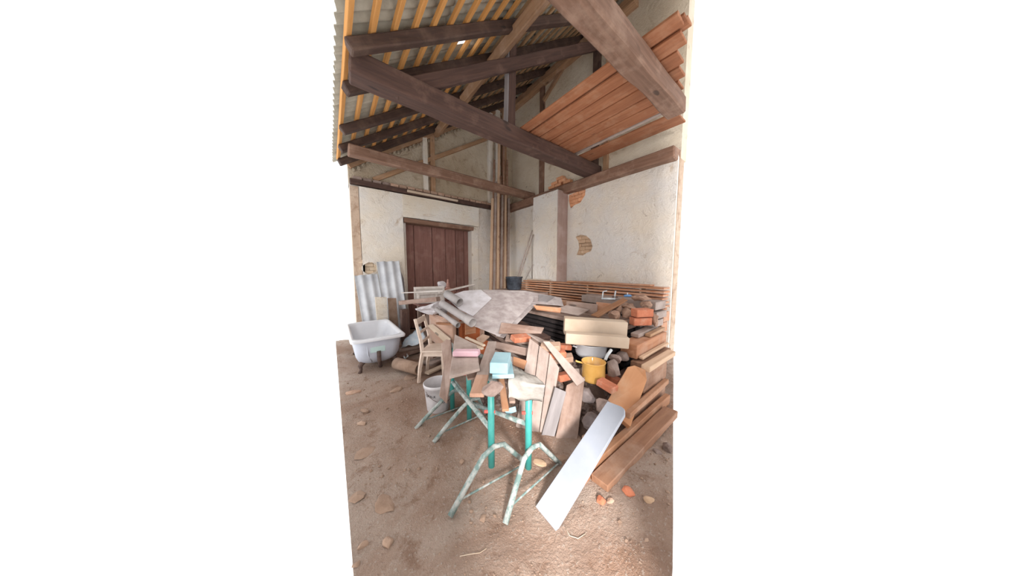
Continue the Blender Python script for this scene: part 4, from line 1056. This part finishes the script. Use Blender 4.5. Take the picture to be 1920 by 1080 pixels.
# ---- stones on the earth floor -------------------------------------------------
fs = [((690, 847), (0.10, 0.075, 0.012), 'stone', 'flat stone trodden into the earth, farthest from the camera on the left'), ((722, 947), (0.10, 0.055, 0.014), 'stone', 'pointed flat stone in the brown earth'),
      ((728, 1022), (0.042, 0.035, 0.025), 'stone', 'rounded stone with pale face near the lower left'), ((681, 1022), (0.022, 0.03, 0.018), 'stone', 'small oval stone left of the rounded one'),
      ((668, 934), (0.05, 0.06, 0.012), 'stone', 'squared stone slab at the left edge'), ((1215, 944), (0.024, 0.04, 0.02), 'tbrick', 'tan brick chip on the shaded floor, right one'), ((1178, 928), (0.04, 0.04, 0.025), 'brick', 'orange-brown brick chip on the shaded floor beside the timbers'),
      ((1128, 944), (0.035, 0.028, 0.025), 'brick', 'orange brick fragment on the floor right of the white board'), ((1143, 946), (0.03, 0.02, 0.012), 'dbrick', 'dusty fragment beside the orange brick piece'),
      ((866, 866), (0.028, 0.022, 0.015), 'stone', 'pale stone on the earth left of the front trestle'), ((884, 826), (0.025, 0.014, 0.012), 'stone', 'small whitish stone between the trestle legs'), ((905, 973), (0.035, 0.028, 0.008), 'stone', 'flat pebble between the two near trestle feet'),
      ((684, 772), (0.06, 0.035, 0.03), 'stone', 'pale stone below the bathtub, upper of two'), ((678, 795), (0.05, 0.035, 0.025), 'stone', 'pale stone below the bathtub, lower of two'), ((770, 708), (0.12, 0.10, 0.012), 'stone', 'flat earthen slab before the drain pipe'),
      ((1250, 840), (0.06, 0.05, 0.04), 'rub', 'grey stone in the shade right of the timbers'), ((1232, 850), (0.04, 0.03, 0.02), 'rub', 'small grey stone in the shade right of the timbers'), ((668, 1060), (0.02, 0.02, 0.012), 'stone', 'tiny pebble at the lower left'),
      ((744, 733), (0.10, 0.05, 0.02), 'stone', 'earthy clod in front of the bathtub'), ((664, 735), (0.09, 0.05, 0.03), 'dbrick', 'broken brick in the debris left of the bathtub feet'), ((1048, 866), (0.08, 0.05, 0.012), 'stone', 'flat slab fragment by the right trestle foot'), ((1012, 870), (0.06, 0.04, 0.008), 'tbrick', 'tan shard on the floor behind the right trestle foot')]
for (u, v), s, mt, lab in fs:
    p = onz(u, v, 0); p.z = ground(p.x, p.y) + s[2] * 0.45
    o = rock('stone', p, s, mt, 2, 0.2); tag(o, lab, 'stone')
for i, pts in enumerate(([(1060, 985), (1068, 1000), (1084, 1004), (1098, 996)], [(862, 1045), (880, 1040), (900, 1037), (912, 1030)])):
    q = [onz(u, v, 0.012) for u, v in pts]
    for p in q: p.z = ground(p.x, p.y) + 0.004
    o = tube('straw', q, 0.0022, 'pale', None, 6); tag(o, ('thin curved twig on the floor below the white board', 'dry twig lying on the earth between camera and trestles')[i], 'twig')

# ---- loose matter, laid between the things that already stand there -------------------------------------------------
# small shifts that set each piece against its neighbours instead of into them
NUDGE = {
    'bench': (0.0076, 0.018, -0.0041), 'board': (-0.0111, -0.0256, 0.0398), 'board.001': (0.0438, 0.0814, -0.0381), 'board.005': (-0.0441, -0.0519, -0.0024),
    'board.006': (-0.0084, -0.0274, 0.0007), 'board.011': (0.0, 0.0, 0.042), 'board.014': (0.0726, 0.0547, -0.0417), 'bowl_lump': (0.0, 0.0, 0.056),
    'brick.084': (-0.0352, -0.0312, 0.017), 'brick.085': (-0.1149, -0.1064, 0.052), 'brick.086': (0.1202, 0.1006, -0.0515), 'brick.087': (-0.1024, -0.0579, 0.0553),
    'brick.088': (0.0451, 0.0242, -0.0227), 'brick.089': (0.0332, -0.0257, 0.0), 'brick.090': (-0.0614, -0.0736, 0.0286), 'bucket': (0.0165, 0.0467, -0.0262),
    'cement_bag': (0.0, 0.0, 0.075), 'cement_lump': (-0.036, -0.0559, 0.0347), 'cement_lump.001': (0.0541, 0.1639, -0.0289), 'cement_lump.002': (-0.007, -0.0184, 0.0457),
    'chair': (-0.042, 0.0, 0.0), 'clamp': (-0.0035, -0.002, 0.0004), 'cream_block': (-0.0106, -0.0067, 0.0036), 'cupboard_front': (0.0013, 0.0038, -0.0005),
    'cupboard_front.001': (-0.0312, -0.0945, 0.0099), 'drain_pipe': (-0.0211, -0.0909, 0.0359), 'dusty_sheet.001': (0.0618, 0.0759, -0.0203), 'foam_block': (-0.0124, -0.0249, 0.0401),
    'foam_block.001': (-0.009, -0.0129, 0.0064), 'foam_slab': (-0.0069, -0.0097, 0.0052), 'heavy_timber.003': (-0.0025, -0.0031, 0.0004), 'lath.002': (-0.0519, -0.1747, 0.07),
    'loft_board': (0.0257, 0.0332, 0.0), 'masonry_tub': (-0.0022, 0.0017, 0.0028), 'metal_bracket': (0.0045, -0.0035, 0.0057), 'offcut': (-0.036, -0.0907, 0.022),
    'paper_sack': (0.0, 0.0, 0.02), 'paper_sack.001': (0.0032, -0.0024, 0.0), 'paper_sack.002': (0.0, 0.0, -0.03), 'paper_sack.003': (0.0, 0.0, 0.056),
    'paper_sack.006': (-0.1036, -0.0424, 0.015), 'pipe': (-0.017, -0.0377, 0.0075), 'pipe.002': (-0.0157, -0.036, 0.0447), 'plank.009': (-0.0362, -0.0204, 0.0063),
    'plank.010': (0.0254, 0.0153, -0.0046), 'plank.015': (0.0112, 0.0149, -0.0073), 'plank.017': (0.0828, 0.0926, -0.0383), 'plank.018': (0.0285, 0.0283, -0.0123),
    'plank.019': (0.0, 0.0, 0.056), 'plastic_film': (-0.0119, -0.0399, 0.0459), 'plastic_sheet': (0.0125, -0.0052, -0.0019), 'stick': (-0.0289, -0.0413, 0.0243),
    'stick.001': (0.0406, 0.0542, -0.0322), 'stone.001': (-0.0564, -0.0327, 0.037), 'stone.002': (0.0221, 0.0147, -0.014), 'stone.003': (0.0205, 0.0132, -0.0175),
    'stone.027': (0.0122, 0.0158, 0.0), 'stump': (0.0, 0.165, 0.0), 'timber': (-0.0015, -0.0054, 0.1065), 'timber.003': (-0.1095, -0.0418, 0.0562),
    'timber.004': (0.0, 0.0, 0.02), 'timber.008': (-0.006, -0.0045, 0.0011), 'timber.009': (-0.0026, -0.001, 0.0075), 'timber.010': (-0.0074, -0.0028, 0.0018),
    'white_pole': (0.0, 0.0, 0.02), 'white_pot': (0.0032, 0.0021, -0.0012), 'wide_board': (0.0326, 0.0104, -0.0189), 'wide_board.001': (0.0035, 0.0143, -0.0015),
}
#NUDGE_END
for n_, d_ in NUDGE.items(): bpy.data.objects[n_].location = bpy.data.objects[n_].location + V(d_)
from mathutils.bvhtree import BVHTree
bpy.context.view_layer.update()
vv, ff = [], []
for ob in bpy.data.objects:
    if ob.type == 'MESH' and ob.name != 'floor':
        k = len(vv); vv += [ob.matrix_world @ q.co for q in ob.data.vertices]; ff += [[i + k for i in p.vertices] for p in ob.data.polygons]
STAND = BVHTree.FromPolygons(vv, ff)


def free(p, r): return STAND.find_nearest(p, r)[0] is None


def mound(x, y):
    h = 0.0
    for cx, cy, rx, ry, hh in ((2.1, 1.85, 0.75, 0.60, 0.50), (2.40, 1.60, 0.45, 0.40, 0.40), (1.75, 2.2, 0.5, 0.5, 0.36), (1.9, 1.5, 0.45, 0.35, 0.16)):
        h = max(h, hh * max(0, 1 - ((x - cx) / rx) ** 2 - ((y - cy) / ry) ** 2))
    return h


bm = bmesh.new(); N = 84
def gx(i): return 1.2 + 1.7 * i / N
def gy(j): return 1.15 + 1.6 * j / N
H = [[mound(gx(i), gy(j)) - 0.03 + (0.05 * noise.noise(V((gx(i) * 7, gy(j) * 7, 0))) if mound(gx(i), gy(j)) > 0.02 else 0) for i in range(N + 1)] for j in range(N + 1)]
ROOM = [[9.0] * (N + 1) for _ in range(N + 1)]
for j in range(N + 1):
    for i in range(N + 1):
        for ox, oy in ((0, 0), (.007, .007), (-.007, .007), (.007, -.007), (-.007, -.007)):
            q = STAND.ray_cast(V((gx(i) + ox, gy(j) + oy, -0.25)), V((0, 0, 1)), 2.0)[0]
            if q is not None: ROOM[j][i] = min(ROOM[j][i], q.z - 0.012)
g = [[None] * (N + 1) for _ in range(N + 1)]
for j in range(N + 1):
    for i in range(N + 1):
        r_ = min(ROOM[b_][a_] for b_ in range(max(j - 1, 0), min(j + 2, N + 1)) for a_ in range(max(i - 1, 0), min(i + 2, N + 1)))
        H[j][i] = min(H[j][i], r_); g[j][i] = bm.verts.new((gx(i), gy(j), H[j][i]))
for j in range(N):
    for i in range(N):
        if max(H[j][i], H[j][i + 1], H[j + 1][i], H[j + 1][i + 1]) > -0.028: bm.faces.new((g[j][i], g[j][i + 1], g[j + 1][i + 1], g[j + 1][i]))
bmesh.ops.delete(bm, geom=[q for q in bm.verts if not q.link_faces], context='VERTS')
nf = len(bm.faces)
for k in range(2200):
    i, j = R.randrange(1, N), R.randrange(1, N)
    if H[j][i] < 0.02: continue
    s_ = R.uniform(0.012, 0.045); p = V((gx(i), gy(j), H[j][i] + s_ * 0.1))
    if not free(p, s_ * 1.5): continue
    rock_bm(bm, p, (s_, s_ * R.uniform(.6, 1), s_ * R.uniform(.4, .9)), 1, 0.3)
bm.faces.ensure_lookup_table()
for f in bm.faces[nf:]: f.material_index = 1
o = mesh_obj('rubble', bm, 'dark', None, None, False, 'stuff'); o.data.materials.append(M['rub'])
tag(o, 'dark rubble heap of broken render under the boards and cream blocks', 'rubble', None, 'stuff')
bm = bmesh.new()
for k in range(3200):
    x = R.uniform(0.08, 2.2); y = 0.45 + (R.random() ** 1.4) * 4.4
    if x > 1.4 and y < 0.4 + (x - 1.4) * 0.33: continue
    if noise.noise(V((x * 1.4, y * 1.4, 4))) < -0.12 or mound(x, y) > 0: continue
    s_ = R.uniform(0.002, 0.007) if R.random() < 0.93 else R.uniform(0.008, 0.016)
    p = V((x, y, ground(x, y) + s_ * 0.3))
    if not free(p, s_ * 1.8 + 0.002): continue
    q = STAND.ray_cast(V((x, y, -0.3)), V((0, 0, 1)), 0.34)[0]
    if q is not None: continue
    rock_bm(bm, p, (s_ * 1.2, s_, s_ * 0.7), 0 if s_ < 0.008 else 1, 0.3)
o = mesh_obj('gravel', bm, 'stone', None, None, False, 'stuff'); tag(o, 'fine pale gravel and crumbs strewn over the earth floor', 'gravel', None, 'stuff')
